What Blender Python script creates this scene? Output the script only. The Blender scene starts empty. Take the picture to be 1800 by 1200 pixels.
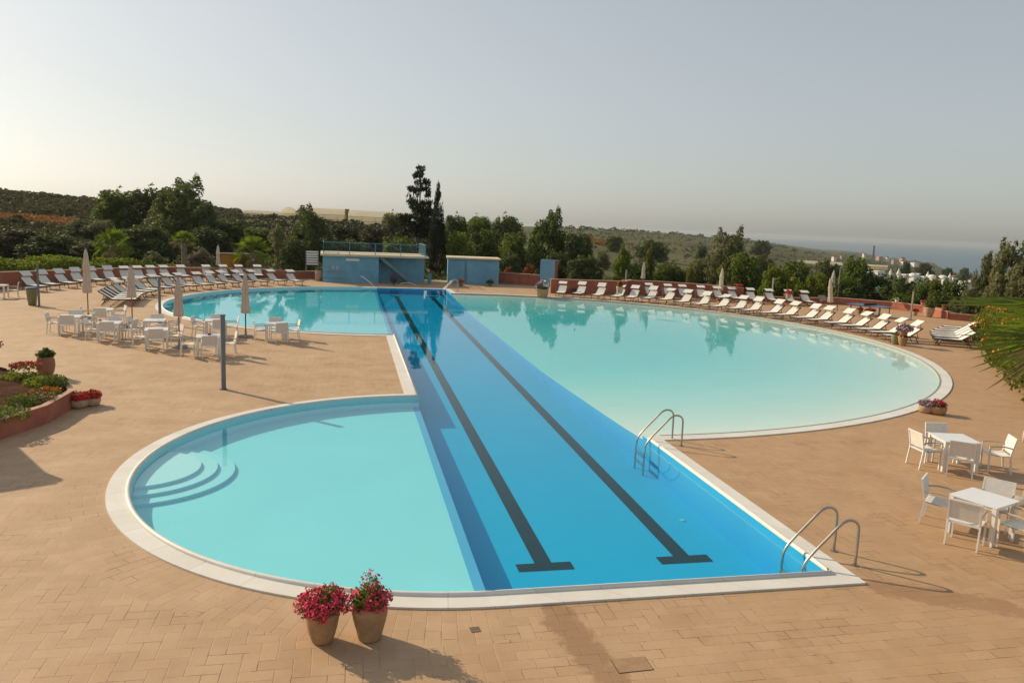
import bpy, bmesh, math, random
import numpy as np
from mathutils import Vector, Matrix
R = math.radians
rnd = random.Random(7)
scene = bpy.context.scene
COL = scene.collection

# ------------------------------------------------------------------ camera
W0, H0, F = 1800, 1200, 1350.0
CH = 5.35
roll = R(2.4)
Yc = np.array([615 - 900, 600 - 383, -F], float); Yc /= np.linalg.norm(Yc)
hd = np.array([math.cos(roll), -math.sin(roll), 0.0])
Zc = np.cross(hd, Yc); Zc /= np.linalg.norm(Zc)
if Zc[1] < 0: Zc = -Zc
Xc = np.cross(Yc, Zc)
MW = np.stack([Xc, Yc, Zc])                     # world = MW @ cam
CAMP = np.array([0, 0, CH])
cd = bpy.data.cameras.new("camera"); cam = bpy.data.objects.new("camera", cd); COL.objects.link(cam)
cd.sensor_width = 36; cd.lens = F / W0 * 36; cd.clip_start = .1; cd.clip_end = 60000
m4 = Matrix.Identity(4)
for i in range(3):
    for j in range(3): m4[i][j] = MW[i][j]
m4.translation = Vector(CAMP)
cam.matrix_world = m4
scene.camera = cam

def ray(px, py): return MW @ np.array([px - 900, 600 - py, -F])
def G(px, py, z=0.0):
    d = ray(px, py); t = (z - CH) / d[2]; p = CAMP + t * d
    return float(p[0]), float(p[1])
def hor(px):                                    # horizon row at a column
    return 383 + (px - 615) * math.tan(roll)
def azdir(px):
    d = ray(px, hor(px)); n = math.hypot(d[0], d[1]); return d[0] / n, d[1] / n
def proj(p):
    q = MW.T @ (np.array(p) - CAMP); return 900 + q[0] / -q[2] * F, 600 - q[1] / -q[2] * F
def ztop(x, y, py):                             # height over z=0 seen at row py above ground point
    lo, hi = -60., 60.
    for _ in range(40):
        m = (lo + hi) / 2
        if proj((x, y, m))[1] > py: lo = m
        else: hi = m
    return lo

# ------------------------------------------------------------------ nodes
class NT:
    def __init__(s, tree): s.t = tree; s.n = tree.nodes; s.l = tree.links
    def new(s, typ, **kw):
        n = s.n.new(typ)
        for k, v in kw.items(): setattr(n, k, v)
        return n
    def set(s, sock, v):
        if hasattr(v, 'links') or isinstance(v, bpy.types.NodeSocket): s.l.new(v, sock)
        else: sock.default_value = v
    def m(s, op, a, b=None, c=None, clamp=False):
        n = s.new('ShaderNodeMath', operation=op, use_clamp=clamp)
        s.set(n.inputs[0], a)
        if b is not None: s.set(n.inputs[1], b)
        if c is not None: s.set(n.inputs[2], c)
        return n.outputs[0]
    def noise(s, vec, scale, detail=3, rough=.55, dim='3D'):
        n = s.new('ShaderNodeTexNoise', noise_dimensions=dim)
        s.l.new(vec, n.inputs['Vector']); n.inputs['Scale'].default_value = scale
        n.inputs['Detail'].default_value = detail; n.inputs['Roughness'].default_value = rough
        return n.outputs['Fac']
    def ramp(s, fac, stops):
        n = s.new('ShaderNodeValToRGB'); s.l.new(fac, n.inputs[0]); e = n.color_ramp.elements
        while len(e) < len(stops): e.new(.5)
        for el, (p, c) in zip(e, stops): el.position = p; el.color = (*c, 1) if len(c) == 3 else c
        return n.outputs[0]
    def mix(s, fac, a, b, blend='MIX'):
        n = s.new('ShaderNodeMix', data_type='RGBA', blend_type=blend)
        s.set(n.inputs[0], fac)
        for sock, v in ((n.inputs[6], a), (n.inputs[7], b)):
            if isinstance(v, (tuple, list)): sock.default_value = (*v[:3], 1)
            else: s.l.new(v, sock)
        return n.outputs[2]
    def smooth(s, x, a, b):
        n = s.new('ShaderNodeMapRange', interpolation_type='SMOOTHSTEP'); s.set(n.inputs[0], x)
        n.inputs[1].default_value = a; n.inputs[2].default_value = b
        return n.outputs[0]
def newmat(name):
    m = bpy.data.materials.new(name); m.use_nodes = True; nt = NT(m.node_tree); nt.n.clear()
    out = nt.new('ShaderNodeOutputMaterial'); b = nt.new('ShaderNodeBsdfPrincipled')
    nt.l.new(b.outputs[0], out.inputs[0]); return m, nt, b, out
def coords(nt, kind='Object'): return nt.new('ShaderNodeTexCoord').outputs[kind]
def plain(name, c, rough=.6, var=.18, scale=3.0, bump=.0, bscale=60, metal=0, spec=.5, hue=None, world=False):
    m, nt, b, out = newmat(name)
    v = nt.new('ShaderNodeNewGeometry').outputs['Position'] if world else coords(nt)
    f = nt.noise(v, scale, 4, .65)
    c2 = tuple(min(1, x * (1 - var)) for x in c); c3 = tuple(min(1, x * (1 + var)) for x in c)
    if hue: c2 = hue
    nt.l.new(nt.ramp(f, [(.3, c2), (.7, c3)]), b.inputs['Base Color'])
    b.inputs['Roughness'].default_value = rough; b.inputs['Metallic'].default_value = metal
    b.inputs['Specular IOR Level'].default_value = spec
    if bump:
        bp = nt.new('ShaderNodeBump'); bp.inputs['Strength'].default_value = bump; bp.inputs['Distance'].default_value = .02
        nt.l.new(nt.noise(v, bscale, 4, .7), bp.inputs['Height']); nt.l.new(bp.outputs[0], b.inputs['Normal'])
    return m
def leafmat(name, c1, c2, trans=.35, scale=1.2):
    m, nt, b, out = newmat(name)
    v = coords(nt)
    oi = nt.new('ShaderNodeObjectInfo').outputs['Random']
    f = nt.m('ADD', nt.m('MULTIPLY', nt.noise(v, scale, 5, .75), .9), nt.m('MULTIPLY', nt.m('SUBTRACT', oi, .5), .25))
    col = nt.ramp(f, [(.25, c1), (.65, c2)])
    nt.l.new(col, b.inputs['Base Color']); b.inputs['Roughness'].default_value = .65
    b.inputs['Specular IOR Level'].default_value = .25
    t = nt.new('ShaderNodeBsdfTranslucent'); nt.l.new(col, t.inputs[0])
    mx = nt.new('ShaderNodeMixShader'); mx.inputs[0].default_value = trans
    nt.l.new(b.outputs[0], mx.inputs[1]); nt.l.new(t.outputs[0], mx.inputs[2]); nt.l.new(mx.outputs[0], out.inputs[0])
    return m

# ------------------------------------------------------------------ mesh helpers
kids = {}
class MB:
    def __init__(s): s.v = []; s.f = []; s.mi = []; s.cur = 0
    def add(s, vs, fs):
        o = len(s.v); s.v += [tuple(map(float, p)) for p in vs]
        s.f += [tuple(i + o for i in f) for f in fs]; s.mi += [s.cur] * len(fs); return s
    def box(s, c, d, rz=0, M=None):
        x, y, z = (k / 2 for k in d); vs = [(sx * x, sy * y, sz * z) for sx in (-1, 1) for sy in (-1, 1) for sz in (-1, 1)]
        ca, sa = math.cos(rz), math.sin(rz)
        vs = [(c[0] + a * ca - b * sa, c[1] + a * sa + b * ca, c[2] + e) for a, b, e in vs]
        if M: vs = [M @ Vector(p) for p in vs]
        return s.add(vs, [(0, 1, 3, 2), (4, 6, 7, 5), (0, 4, 5, 1), (2, 3, 7, 6), (0, 2, 6, 4), (1, 5, 7, 3)])
    def bar(s, p, q, w, h, up=(0, 0, 1)):
        p, q = Vector(p), Vector(q); d = (q - p).normalized(); u = Vector(up)
        if abs(d.dot(u)) > .98: u = Vector((0, 1, 0))
        a = d.cross(u).normalized(); b = a.cross(d).normalized()
        vs = [e + a * sx * w / 2 + b * sy * h / 2 for e in (p, q) for sx, sy in ((-1, -1), (1, -1), (1, 1), (-1, 1))]
        return s.add(vs, [(0, 1, 2, 3), (7, 6, 5, 4), (0, 4, 5, 1), (1, 5, 6, 2), (2, 6, 7, 3), (3, 7, 4, 0)])
    def tube(s, pts, r, n=8, cap=True):
        pts = [Vector(p) for p in pts]; k = len(pts); rs = r if isinstance(r, (list, tuple)) else [r] * k
        vs = []; prev = None
        for i, p in enumerate(pts):
            d = (pts[min(i + 1, k - 1)] - pts[max(i - 1, 0)]).normalized()
            if prev is None: a = d.orthogonal().normalized()
            else:
                a = prev - d * prev.dot(d)
                a = a.normalized() if a.length > 1e-6 else d.orthogonal().normalized()
            prev = a; b = d.cross(a)
            vs += [p + (a * math.cos(t) + b * math.sin(t)) * rs[i] for t in (2 * math.pi * j / n for j in range(n))]
        fs = [(i * n + j, i * n + (j + 1) % n, (i + 1) * n + (j + 1) % n, (i + 1) * n + j) for i in range(k - 1) for j in range(n)]
        if cap: fs += [tuple(range(n - 1, -1, -1)), tuple((k - 1) * n + j for j in range(n))]
        return s.add(vs, fs)
    def lathe(s, prof, n=20, c=(0, 0, 0), star=0, ns=8, ph=0):
        vs = []
        for r, z in prof:
            for j in range(n):
                t = 2 * math.pi * j / n; rr = r * (1 + star * math.cos(ns * t + ph))
                vs.append((c[0] + rr * math.cos(t), c[1] + rr * math.sin(t), c[2] + z))
        k = len(prof)
        fs = [(i * n + j, i * n + (j + 1) % n, (i + 1) * n + (j + 1) % n, (i + 1) * n + j) for i in range(k - 1) for j in range(n)]
        fs += [tuple(range(n - 1, -1, -1)), tuple((k - 1) * n + j for j in range(n))]
        return s.add(vs, fs)
    def prism(s, poly, z0, z1):
        n = len(poly); vs = [(x, y, z0) for x, y in poly] + [(x, y, z1) for x, y in poly]
        return s.add(vs, [tuple(range(n - 1, -1, -1)), tuple(range(n, 2 * n))] + [(i, (i + 1) % n, n + (i + 1) % n, n + i) for i in range(n)])
    def build(s, name, mat, parent=None, smooth=False, loc=None):
        me = bpy.data.meshes.new(name); me.from_pydata(s.v, [], s.f)
        for mm in (mat if isinstance(mat, (list, tuple)) else [mat]): me.materials.append(mm)
        if max(s.mi or [0]): me.polygons.foreach_set('material_index', s.mi)
        if smooth: me.polygons.foreach_set('use_smooth', [True] * len(me.polygons))
        me.update()
        o = bpy.data.objects.new(name, me); COL.objects.link(o)
        if parent: o.parent = parent; kids.setdefault(parent.name, []).append(o)
        if loc: o.location = loc
        return o
def np_obj(name, V, Fc, mat, parent=None):
    me = bpy.data.meshes.new(name); k = Fc.shape[1]
    me.vertices.add(len(V)); me.vertices.foreach_set('co', np.asarray(V, np.float32).ravel())
    me.loops.add(Fc.size); me.loops.foreach_set('vertex_index', Fc.astype(np.int32).ravel())
    me.polygons.add(len(Fc)); me.polygons.foreach_set('loop_start', np.arange(0, Fc.size, k, dtype=np.int32))
    for mm in (mat if isinstance(mat, (list, tuple)) else [mat]): me.materials.append(mm)
    me.update(calc_edges=True); me.validate()
    o = bpy.data.objects.new(name, me); COL.objects.link(o)
    if parent: o.parent = parent; kids.setdefault(parent.name, []).append(o)
    return o
def tag(o, label=None, cat=None, group=None, kind=None):
    if label: o['label'] = label
    if cat: o['category'] = cat
    if group: o['group'] = group
    if kind: o['kind'] = kind
    return o
def empty(name, loc=(0, 0, 0), rz=0, label=None, cat=None, group=None):
    o = bpy.data.objects.new(name, None); COL.objects.link(o); o.location = loc; o.rotation_euler = (0, 0, rz)
    o.empty_display_size = .2
    return tag(o, label, cat, group)
def copy_tree(o, parent=None):
    c = o.copy(); COL.objects.link(c)
    if parent: c.parent = parent
    for ch in kids.get(o.name, []): copy_tree(ch, c)
    return c
def struct(o): o['kind'] = 'structure'; return o
ORD = "first second third fourth fifth sixth seventh eighth ninth tenth eleventh twelfth thirteenth fourteenth fifteenth sixteenth seventeenth eighteenth nineteenth twentieth twenty-first twenty-second".split()
def fill(name, loops, z, mat):
    bm = bmesh.new(); es = []
    for lp in loops:
        vs = [bm.verts.new((x, y, z)) for x, y in lp]
        es += [bm.edges.new((vs[i], vs[(i + 1) % len(vs)])) for i in range(len(vs))]
    bmesh.ops.triangle_fill(bm, edges=es, use_beauty=True, use_dissolve=False, normal=(0, 0, 1))
    bmesh.ops.recalc_face_normals(bm, faces=bm.faces[:])
    for f in bm.faces:
        if f.normal.z < 0: f.normal_flip()
    me = bpy.data.meshes.new(name); bm.to_mesh(me); bm.free(); me.materials.append(mat)
    o = bpy.data.objects.new(name, me); COL.objects.link(o); return o

# ------------------------------------------------------------------ light and sky
SUN_AZ = R(136); SUN_EL = R(28)
sv = Vector((math.cos(SUN_AZ) * math.cos(SUN_EL), math.sin(SUN_AZ) * math.cos(SUN_EL), math.sin(SUN_EL)))
ld = bpy.data.lights.new("sun", 'SUN'); sun = bpy.data.objects.new("sun", ld); COL.objects.link(sun)
ld.energy = 3.7; ld.angle = R(.6); ld.color = (1.0, .82, .58)
sun.rotation_euler = sv.to_track_quat('Z', 'Y').to_euler(); sun.location = (-30, 30, 40)
w = bpy.data.worlds.new("World"); scene.world = w; w.use_nodes = True
nt = NT(w.node_tree); nt.n.clear()
sk = nt.new('ShaderNodeTexSky', sky_type='NISHITA'); sk.sun_disc = False
sk.sun_elevation = SUN_EL; sk.sun_rotation = R(90) - SUN_AZ
sk.altitude = 60; sk.air_density = 1.3; sk.dust_density = 6.5; sk.ozone_density = 1.2
bg = nt.new('ShaderNodeBackground'); bg.inputs[1].default_value = .085
nt.l.new(sk.outputs[0], bg.inputs[0]); wo = nt.new('ShaderNodeOutputWorld'); nt.l.new(bg.outputs[0], wo.inputs[0])
scene.view_settings.view_transform = 'Standard'; scene.view_settings.look = 'None'
scene.view_settings.exposure = 0.28; scene.view_settings.gamma = 1
scene.render.engine = 'CYCLES'
cy = scene.cycles
cy.use_denoising = True
try: cy.denoiser = 'OPENIMAGEDENOISE'
except Exception: pass
cy.max_bounces = 8; cy.transparent_max_bounces = 24; cy.diffuse_bounces = 3; cy.glossy_bounces = 3; cy.transmission_bounces = 4
cy.volume_bounces = 0; cy.caustics_reflective = False; cy.caustics_refractive = False; cy.sample_clamp_indirect = 4
sk.air_density = 1.0; sk.dust_density = 1.5; sk.ozone_density = 1.2; sk.altitude = 0; bg.inputs[1].default_value = .15
nt = NT(w.node_tree)                                # hazy summer sky: less saturated and softer than a clear one
hs = nt.new('ShaderNodeHueSaturation'); hs.inputs['Saturation'].default_value = .58; hs.inputs['Value'].default_value = 1.52
ga = nt.new('ShaderNodeGamma'); ga.inputs[1].default_value = .57
nt.l.new(sk.outputs[0], hs.inputs['Color']); nt.l.new(hs.outputs[0], ga.inputs[0]); nt.l.new(nt.mix(1.0, ga.outputs[0], (.985, 1.0, .985), 'MULTIPLY'), bg.inputs[0])
# ================================================================== materials
WHITE = plain('white_powder_coat', (.78, .75, .70), .45, .05)
SLING = plain('white_sling', (.72, .69, .63), .75, .06, 8)
TABLETOP = plain('white_tabletop', (.80, .80, .80), .22, .03)
ARMTOP = plain('grey_armrest', (.42, .38, .33), .6, .12)
WOOD = plain('brown_wood', (.085, .042, .024), .6, .25, 6)
LSLING = plain('lounger_cloth', (.76, .73, .66), .8, .06, 6)
GREYSLING = plain('grey_sling', (.33, .32, .30), .8, .08)
REDFRAME = plain('red_frame', (.30, .06, .035), .5, .15)
REDWALL = plain('terracotta_render', (.37, .125, .075), .9, .22, 1.3, .3, 40, world=True)
REDCAP = plain('pale_coping', (.50, .30, .21), .9, .15, 3, .2, 50, world=True)
BLUE = plain('blue_render', (.17, .39, .54), .85, .16, .8, .15, 50, world=True)
BLUEDARK = plain('blue_paint', (.09, .23, .32), .5, .1)
CREAM = plain('cream_slab', (.62, .52, .36), .9, .15, 1.5, world=True)
STEEL = plain('steel', (.46, .42, .36), .32, .08, 8, metal=1)
GREYPOST = plain('grey_post', (.15, .17, .18), .5, .12, 5)
PALEPOST = plain('pale_post', (.28, .27, .22), .6, .12, 5)
CLOTH = plain('parasol_cloth', (.58, .47, .38), .9, .1, 4, .2, 25)
PALECLOTH = plain('pale_parasol_cloth', (.68, .60, .46), .9, .1, 4)
REDWOOD = plain('red_wood_pole', (.30, .075, .04), .55, .15)
DARKMETAL = plain('dark_metal', (.03, .035, .04), .5, .15)
CONC = plain('concrete', (.32, .29, .25), .9, .2, 4)
CLAY = plain('terracotta_pot', (.38, .235, .12), .8, .22, 5, .3, 40)
CLAYPALE = plain('pale_clay', (.45, .31, .20), .85, .2, 5, .3, 40)
CLAYGREEN = plain('olive_glazed_clay', (.20, .21, .10), .45, .2, 5)
CLAYRED = plain('red_clay', (.30, .15, .085), .8, .2, 5)
SOIL = plain('soil', (.085, .038, .018), 1, .4, 5, .6, 20, spec=.05)
BARK = plain('bark', (.13, .10, .07), .95, .3, 5, .5, 30)
PALMBARK = plain('palm_bark', (.24, .19, .13), .95, .3, 6, .6, 25)
REDFLOWER = plain('red_petals', (.66, .03, .03), .7, .3, 20)
PINKFLOWER = plain('magenta_petals', (.68, .045, .10), .7, .45, 14)
PURPLEFLOWER = plain('pale_purple_petals', (.48, .30, .38), .7, .25, 14)
ORANGEFLOWER = plain('orange_petals', (.62, .22, .015), .7, .25, 14)
OCHRE = plain('ochre_paint', (.52, .24, .03), .8, .12, 2)
TTBLUE = plain('table_blue', (.06, .13, .27), .5, .08)
HOUSEWHITE = plain('whitewash', (.78, .75, .68), .9, .08, .5)
TILE = plain('clay_tile', (.34, .12, .06), .9, .2, 2)
def film_material():
    m, nt, b, out = newmat('greenhouse_film'); P = coords(nt)
    c = nt.ramp(nt.noise(P, .3, 4, .6), [(.3, (.86, .77, .55)), (.7, (.92, .85, .66))]); nt.l.new(c, b.inputs['Base Color']); b.inputs['Roughness'].default_value = .5
    t = nt.new('ShaderNodeBsdfTranslucent'); nt.l.new(c, t.inputs[0]); tr = nt.new('ShaderNodeBsdfTransparent')
    m1 = nt.new('ShaderNodeMixShader'); m1.inputs[0].default_value = .6; nt.l.new(b.outputs[0], m1.inputs[1]); nt.l.new(t.outputs[0], m1.inputs[2])
    m2 = nt.new('ShaderNodeMixShader'); m2.inputs[0].default_value = .22; nt.l.new(m1.outputs[0], m2.inputs[1]); nt.l.new(tr.outputs[0], m2.inputs[2]); nt.l.new(m2.outputs[0], out.inputs[0])
    return m
PLASTIC = film_material()
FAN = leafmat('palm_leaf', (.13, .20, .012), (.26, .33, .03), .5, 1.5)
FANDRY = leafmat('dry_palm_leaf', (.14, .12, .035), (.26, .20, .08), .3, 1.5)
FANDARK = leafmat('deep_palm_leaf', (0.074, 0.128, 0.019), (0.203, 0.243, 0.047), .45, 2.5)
LG = dict(
    dark=leafmat('dark_leaf', (0.058, 0.083, 0.022), (0.169, 0.199, 0.053)),
    green=leafmat('green_leaf', (0.065, 0.105, 0.018), (0.204, 0.248, 0.040), .42),
    bright=leafmat('bright_leaf', (0.110, 0.160, 0.015), (0.275, 0.319, 0.039), .5),
    olive=leafmat('olive_leaf', (0.099, 0.112, 0.040), (0.251, 0.251, 0.106), .42),
    conifer=leafmat('conifer_needle', (0.016, 0.024, 0.011), (0.049, 0.057, 0.023), .2),
    grey=leafmat('silvery_leaf', (.15, .125, .08), (.32, .27, .18), .4),
    yellow=leafmat('yellow_green_leaf', (.12, .15, .012), (.29, .27, .03), .45),
    red=leafmat('rusty_leaf', (.22, .05, .015), (.40, .12, .03), .4),
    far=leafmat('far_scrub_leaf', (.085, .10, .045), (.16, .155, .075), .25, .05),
    pale=leafmat('pale_olive_leaf', (.12, .13, .05), (.25, .25, .11), .45),
    dry=leafmat('dry_grass', (.20, .09, .03), (.40, .19, .06), .3),
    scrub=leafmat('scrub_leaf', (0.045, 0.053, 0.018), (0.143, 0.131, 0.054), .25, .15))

# ---- paved deck
def deck_material():
    m, nt, b, out = newmat('clay_pavers')
    P = nt.new('ShaderNodeNewGeometry').outputs['Position']
    sp = nt.new('ShaderNodeSeparateXYZ'); nt.l.new(P, sp.inputs[0]); X, Y = sp.outputs[0], sp.outputs[1]
    wob = nt.m('MULTIPLY', nt.m('SUBTRACT', nt.noise(P, 2.2, 2), .5), .035)
    Xw, Yw = nt.m('ADD', X, wob), nt.m('SUBTRACT', Y, wob)
    def edge(f, lo=True, hi=True):
        if lo and hi: return nt.m('MINIMUM', f, nt.m('SUBTRACT', 1, f))
        return f if lo else nt.m('SUBTRACT', 1, f)
    U = .205
    # herringbone of two-to-one bricks
    gx, gy = nt.m('DIVIDE', Xw, U), nt.m('DIVIDE', Yw, U)
    i, j = nt.m('FLOOR', gx), nt.m('FLOOR', gy); fx, fy = nt.m('FRACT', gx), nt.m('FRACT', gy)
    k = nt.m('FLOORED_MODULO', nt.m('SUBTRACT', i, j), 4.0)
    def is_(v): return nt.m('COMPARE', k, float(v), .4)
    big = 9.0
    def pen(d, off): return nt.m('ADD', d, nt.m('MULTIPLY', off, big))
    k0, k1, k2, k3 = is_(0), is_(1), is_(2), is_(3)
    L = pen(fx, k1); Rr = pen(nt.m('SUBTRACT', 1, fx), k0)
    T = pen(nt.m('SUBTRACT', 1, fy), k3); Bt = pen(fy, k2)
    dh = nt.m('MULTIPLY', nt.m('MINIMUM', nt.m('MINIMUM', L, Rr), nt.m('MINIMUM', T, Bt)), U)
    idx = nt.m('SUBTRACT', i, k1); idy = nt.m('SUBTRACT', j, k2)
    # running bond
    def bond(u, v, lu, lv):
        gv = nt.m('DIVIDE', v, lv); row = nt.m('FLOOR', gv); fv = nt.m('FRACT', gv)
        gu = nt.m('ADD', nt.m('DIVIDE', u, lu), nt.m('MULTIPLY', nt.m('FLOORED_MODULO', row, 2.0), .5)); fu = nt.m('FRACT', gu)
        d = nt.m('MINIMUM', nt.m('MULTIPLY', edge(fu), lu), nt.m('MULTIPLY', edge(fv), lv))
        return d, nt.m('FLOOR', gu), row
    d2, a2, b2 = bond(Xw, Yw, .42, .205)
    # radial courses round the small pool
    dx, dy = nt.m('SUBTRACT', Xw, 2.13), nt.m('SUBTRACT', Yw, 16.72)
    rr = nt.m('SQRT', nt.m('ADD', nt.m('MULTIPLY', dx, dx), nt.m('MULTIPLY', dy, dy)))
    th = nt.m('MULTIPLY', nt.m('ARCTAN2', dy, dx), 7.2)
    d3, a3, b3 = bond(rr, th, .42, .21)
    m2 = nt.m('MULTIPLY', nt.m('LESS_THAN', Y, 9.1), nt.m('GREATER_THAN', X, 1.9))
    m2b = nt.m('MULTIPLY', nt.m('GREATER_THAN', X, 8.0), nt.m('LESS_THAN', Y, 9.94))
    m2 = nt.m('MULTIPLY', nt.m('MAXIMUM', m2, m2b), nt.m('LESS_THAN', X, 9.2))
    m3 = nt.m('MULTIPLY', nt.m('LESS_THAN', rr, 7.7), nt.m('LESS_THAN', X, 1.9))
    def pick(a, b_, c_):
        n = nt.new('ShaderNodeMix', data_type='FLOAT'); nt.set(n.inputs[0], m2); nt.set(n.inputs[2], a); nt.set(n.inputs[3], b_)
        q = nt.new('ShaderNodeMix', data_type='FLOAT'); nt.set(q.inputs[0], m3); nt.l.new(n.outputs[0], q.inputs[2]); nt.set(q.inputs[3], c_)
        return q.outputs[0]
    d = pick(dh, d2, d3)
    cb = nt.new('ShaderNodeCombineXYZ'); nt.set(cb.inputs[0], pick(idx, a2, a3)); nt.set(cb.inputs[1], pick(idy, b2, b3))
    wn = nt.new('ShaderNodeTexWhiteNoise', noise_dimensions='3D'); nt.l.new(cb.outputs[0], wn.inputs['Vector'])
    joint = nt.m('SUBTRACT', 1, nt.smooth(d, .001, .009))
    vis = nt.smooth(nt.noise(P, 1.1, 5, .8), .46, .62)
    big_n = nt.noise(P, .12, 5, .6); mid_n = nt.noise(P, .9, 5, .65); fine = nt.noise(P, 30, 4, .7)
    base = nt.ramp(big_n, [(.25, (.49, .315, .168)), (.5, (.585, .385, .215)), (.75, (.65, .45, .27))])
    base = nt.mix(.50, base, nt.ramp(mid_n, [(.3, (.33, .195, .10)), (.7, (.56, .405, .255))]))
    sun_tone = nt.smooth(nt.m('SUBTRACT', nt.m('MULTIPLY', X, .06), nt.m('MULTIPLY', Y, .015)), -.3, .8)   # redder and darker towards the sea side, a sun-angle tone put into the colour
    base = nt.mix(nt.m('MULTIPLY', sun_tone, .6), base, (.47, .28, .135))
    tint = nt.new('ShaderNodeHueSaturation'); nt.l.new(base, tint.inputs['Color'])
    nt.set(tint.inputs['Value'], nt.m('ADD', .945, nt.m('MULTIPLY', wn.outputs['Value'], .10)))
    col = nt.mix(nt.m('MULTIPLY', fine, .25), tint.outputs[0], (.26, .15, .08))
    # old water runs and dirt with shapes of their own
    def streak(cx, cy, sx, sy, w_, l_):
        u = nt.m('ADD', nt.m('MULTIPLY', nt.m('SUBTRACT', X, cx), sy), nt.m('MULTIPLY', nt.m('SUBTRACT', Y, cy), -sx))
        v = nt.m('ADD', nt.m('MULTIPLY', nt.m('SUBTRACT', X, cx), sx), nt.m('MULTIPLY', nt.m('SUBTRACT', Y, cy), sy))
        e = nt.m('ADD', nt.m('POWER', nt.m('DIVIDE', u, w_), 2.0), nt.m('POWER', nt.m('DIVIDE', v, l_), 4.0))
        e = nt.m('ADD', e, nt.m('MULTIPLY', nt.m('SUBTRACT', nt.noise(P, 2.6, 5, .7), .5), 4.0))
        return nt.m('SUBTRACT', 1, nt.smooth(e, .45, 1.15))
    st = nt.m('MAXIMUM', streak(3.0, 8.85, .12, -1, .30, 1.15), nt.m('MULTIPLY', streak(8.9, 9.4, .9, -.5, .35, 1.2), .8))
    dirt = nt.m('MULTIPLY', nt.smooth(nt.noise(P, .55, 6, .72), .56, .74), .34)
    st = nt.m('MAXIMUM', nt.m('MULTIPLY', st, .55), dirt)
    col = nt.mix(st, col, (.235, .115, .055))
    col = nt.mix(nt.m('MULTIPLY', nt.m('MULTIPLY', joint, vis), .8), col, (.12, .06, .03))
    nt.l.new(col, b.inputs['Base Color'])
    b.inputs['Roughness'].default_value = .72; b.inputs['Specular IOR Level'].default_value = .35
    h = nt.m('ADD', nt.m('MULTIPLY', joint, -1.0), nt.m('ADD', nt.m('MULTIPLY', fine, .12), nt.m('MULTIPLY', wn.outputs['Value'], .35)))
    bp = nt.new('ShaderNodeBump'); bp.inputs['Strength'].default_value = .45; bp.inputs['Distance'].default_value = .006
    nt.l.new(h, bp.inputs['Height']); nt.l.new(bp.outputs[0], b.inputs['Normal'])
    return m
DECK = deck_material()
def coping_material():
    m, nt, b, out = newmat('pool_coping')
    P = nt.new('ShaderNodeNewGeometry').outputs['Position']
    c = nt.ramp(nt.noise(P, 1.2, 5, .65), [(.3, (.70, .67, .60)), (.7, (.79, .77, .71))])
    c = nt.mix(nt.m('MULTIPLY', nt.smooth(nt.noise(P, 5, 5, .75), .55, .75), .25), c, (.52, .45, .36))
    sp = nt.new('ShaderNodeSeparateXYZ'); nt.l.new(P, sp.inputs[0]); X, Y = sp.outputs[0], sp.outputs[1]
    def ang(cx, cy, r): return nt.m('MULTIPLY', nt.m('ARCTAN2', nt.m('SUBTRACT', Y, cy), nt.m('SUBTRACT', X, cx)), r)
    def pick(t, a, b_):
        n = nt.new('ShaderNodeMix', data_type='FLOAT'); nt.set(n.inputs[0], t); nt.set(n.inputs[2], a); nt.set(n.inputs[3], b_); return n.outputs[0]
    u = nt.m('ADD', X, Y)
    u = pick(nt.m('MULTIPLY', nt.m('LESS_THAN', X, 2.0), nt.m('LESS_THAN', Y, 23.4)), u, ang(2.13, 16.72, 6.55))
    u = pick(nt.m('MULTIPLY', nt.m('LESS_THAN', X, 1.6), nt.m('GREATER_THAN', Y, 30.0)), u, ang(2.13, 48.6, 12.8))
    u = pick(nt.m('MULTIPLY', nt.m('GREATER_THAN', X, 8.05), nt.m('GREATER_THAN', Y, 16.0)), u, ang(7.57, 38.15, 19.9))
    f = nt.m('FRACT', u); d = nt.m('MINIMUM', f, nt.m('SUBTRACT', 1, f))
    j = nt.m('SUBTRACT', 1, nt.smooth(d, .004, .014))
    wn = nt.new('ShaderNodeTexWhiteNoise', noise_dimensions='1D'); nt.l.new(nt.m('FLOOR', u), wn.inputs['W'])
    c = nt.mix(nt.m('MULTIPLY', wn.outputs['Value'], .16), c, (.50, .44, .35))
    c = nt.mix(nt.m('MULTIPLY', j, .28), c, (.25, .20, .14))
    nt.l.new(c, b.inputs['Base Color']); b.inputs['Roughness'].default_value = .55
    return m
COPING = coping_material()
def tile_mat(name, c1, c2, tile=.0):
    m, nt, b, out = newmat(name)
    P = nt.new('ShaderNodeNewGeometry').outputs['Position']
    nt.l.new(nt.ramp(nt.noise(P, .5, 5, .6), [(.3, c1), (.7, c2)]), b.inputs['Base Color']); b.inputs['Roughness'].default_value = .6
    return m
TURQ = tile_mat('turquoise_pool_paint', (.42, .77, .80), (.46, .81, .84))
PALE = tile_mat('pale_pebble_floor', (.80, .82, .72), (.84, .86, .76))
LAPB = tile_mat('blue_pool_paint', (.0, .50, .75), (.001, .54, .79))
LAPW = tile_mat('blue_wall_tile', (.004, .36, .64), (.008, .40, .68))
MIDB = tile_mat('mid_blue_tile', (.10, .42, .68), (.12, .46, .72))
LINE = plain('lane_line_tile', (.022, .022, .026), .6, .2)
GUTTERSHADE = plain('gutter_gap_shade', (.24, .27, .25), .6, .15)

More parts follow.
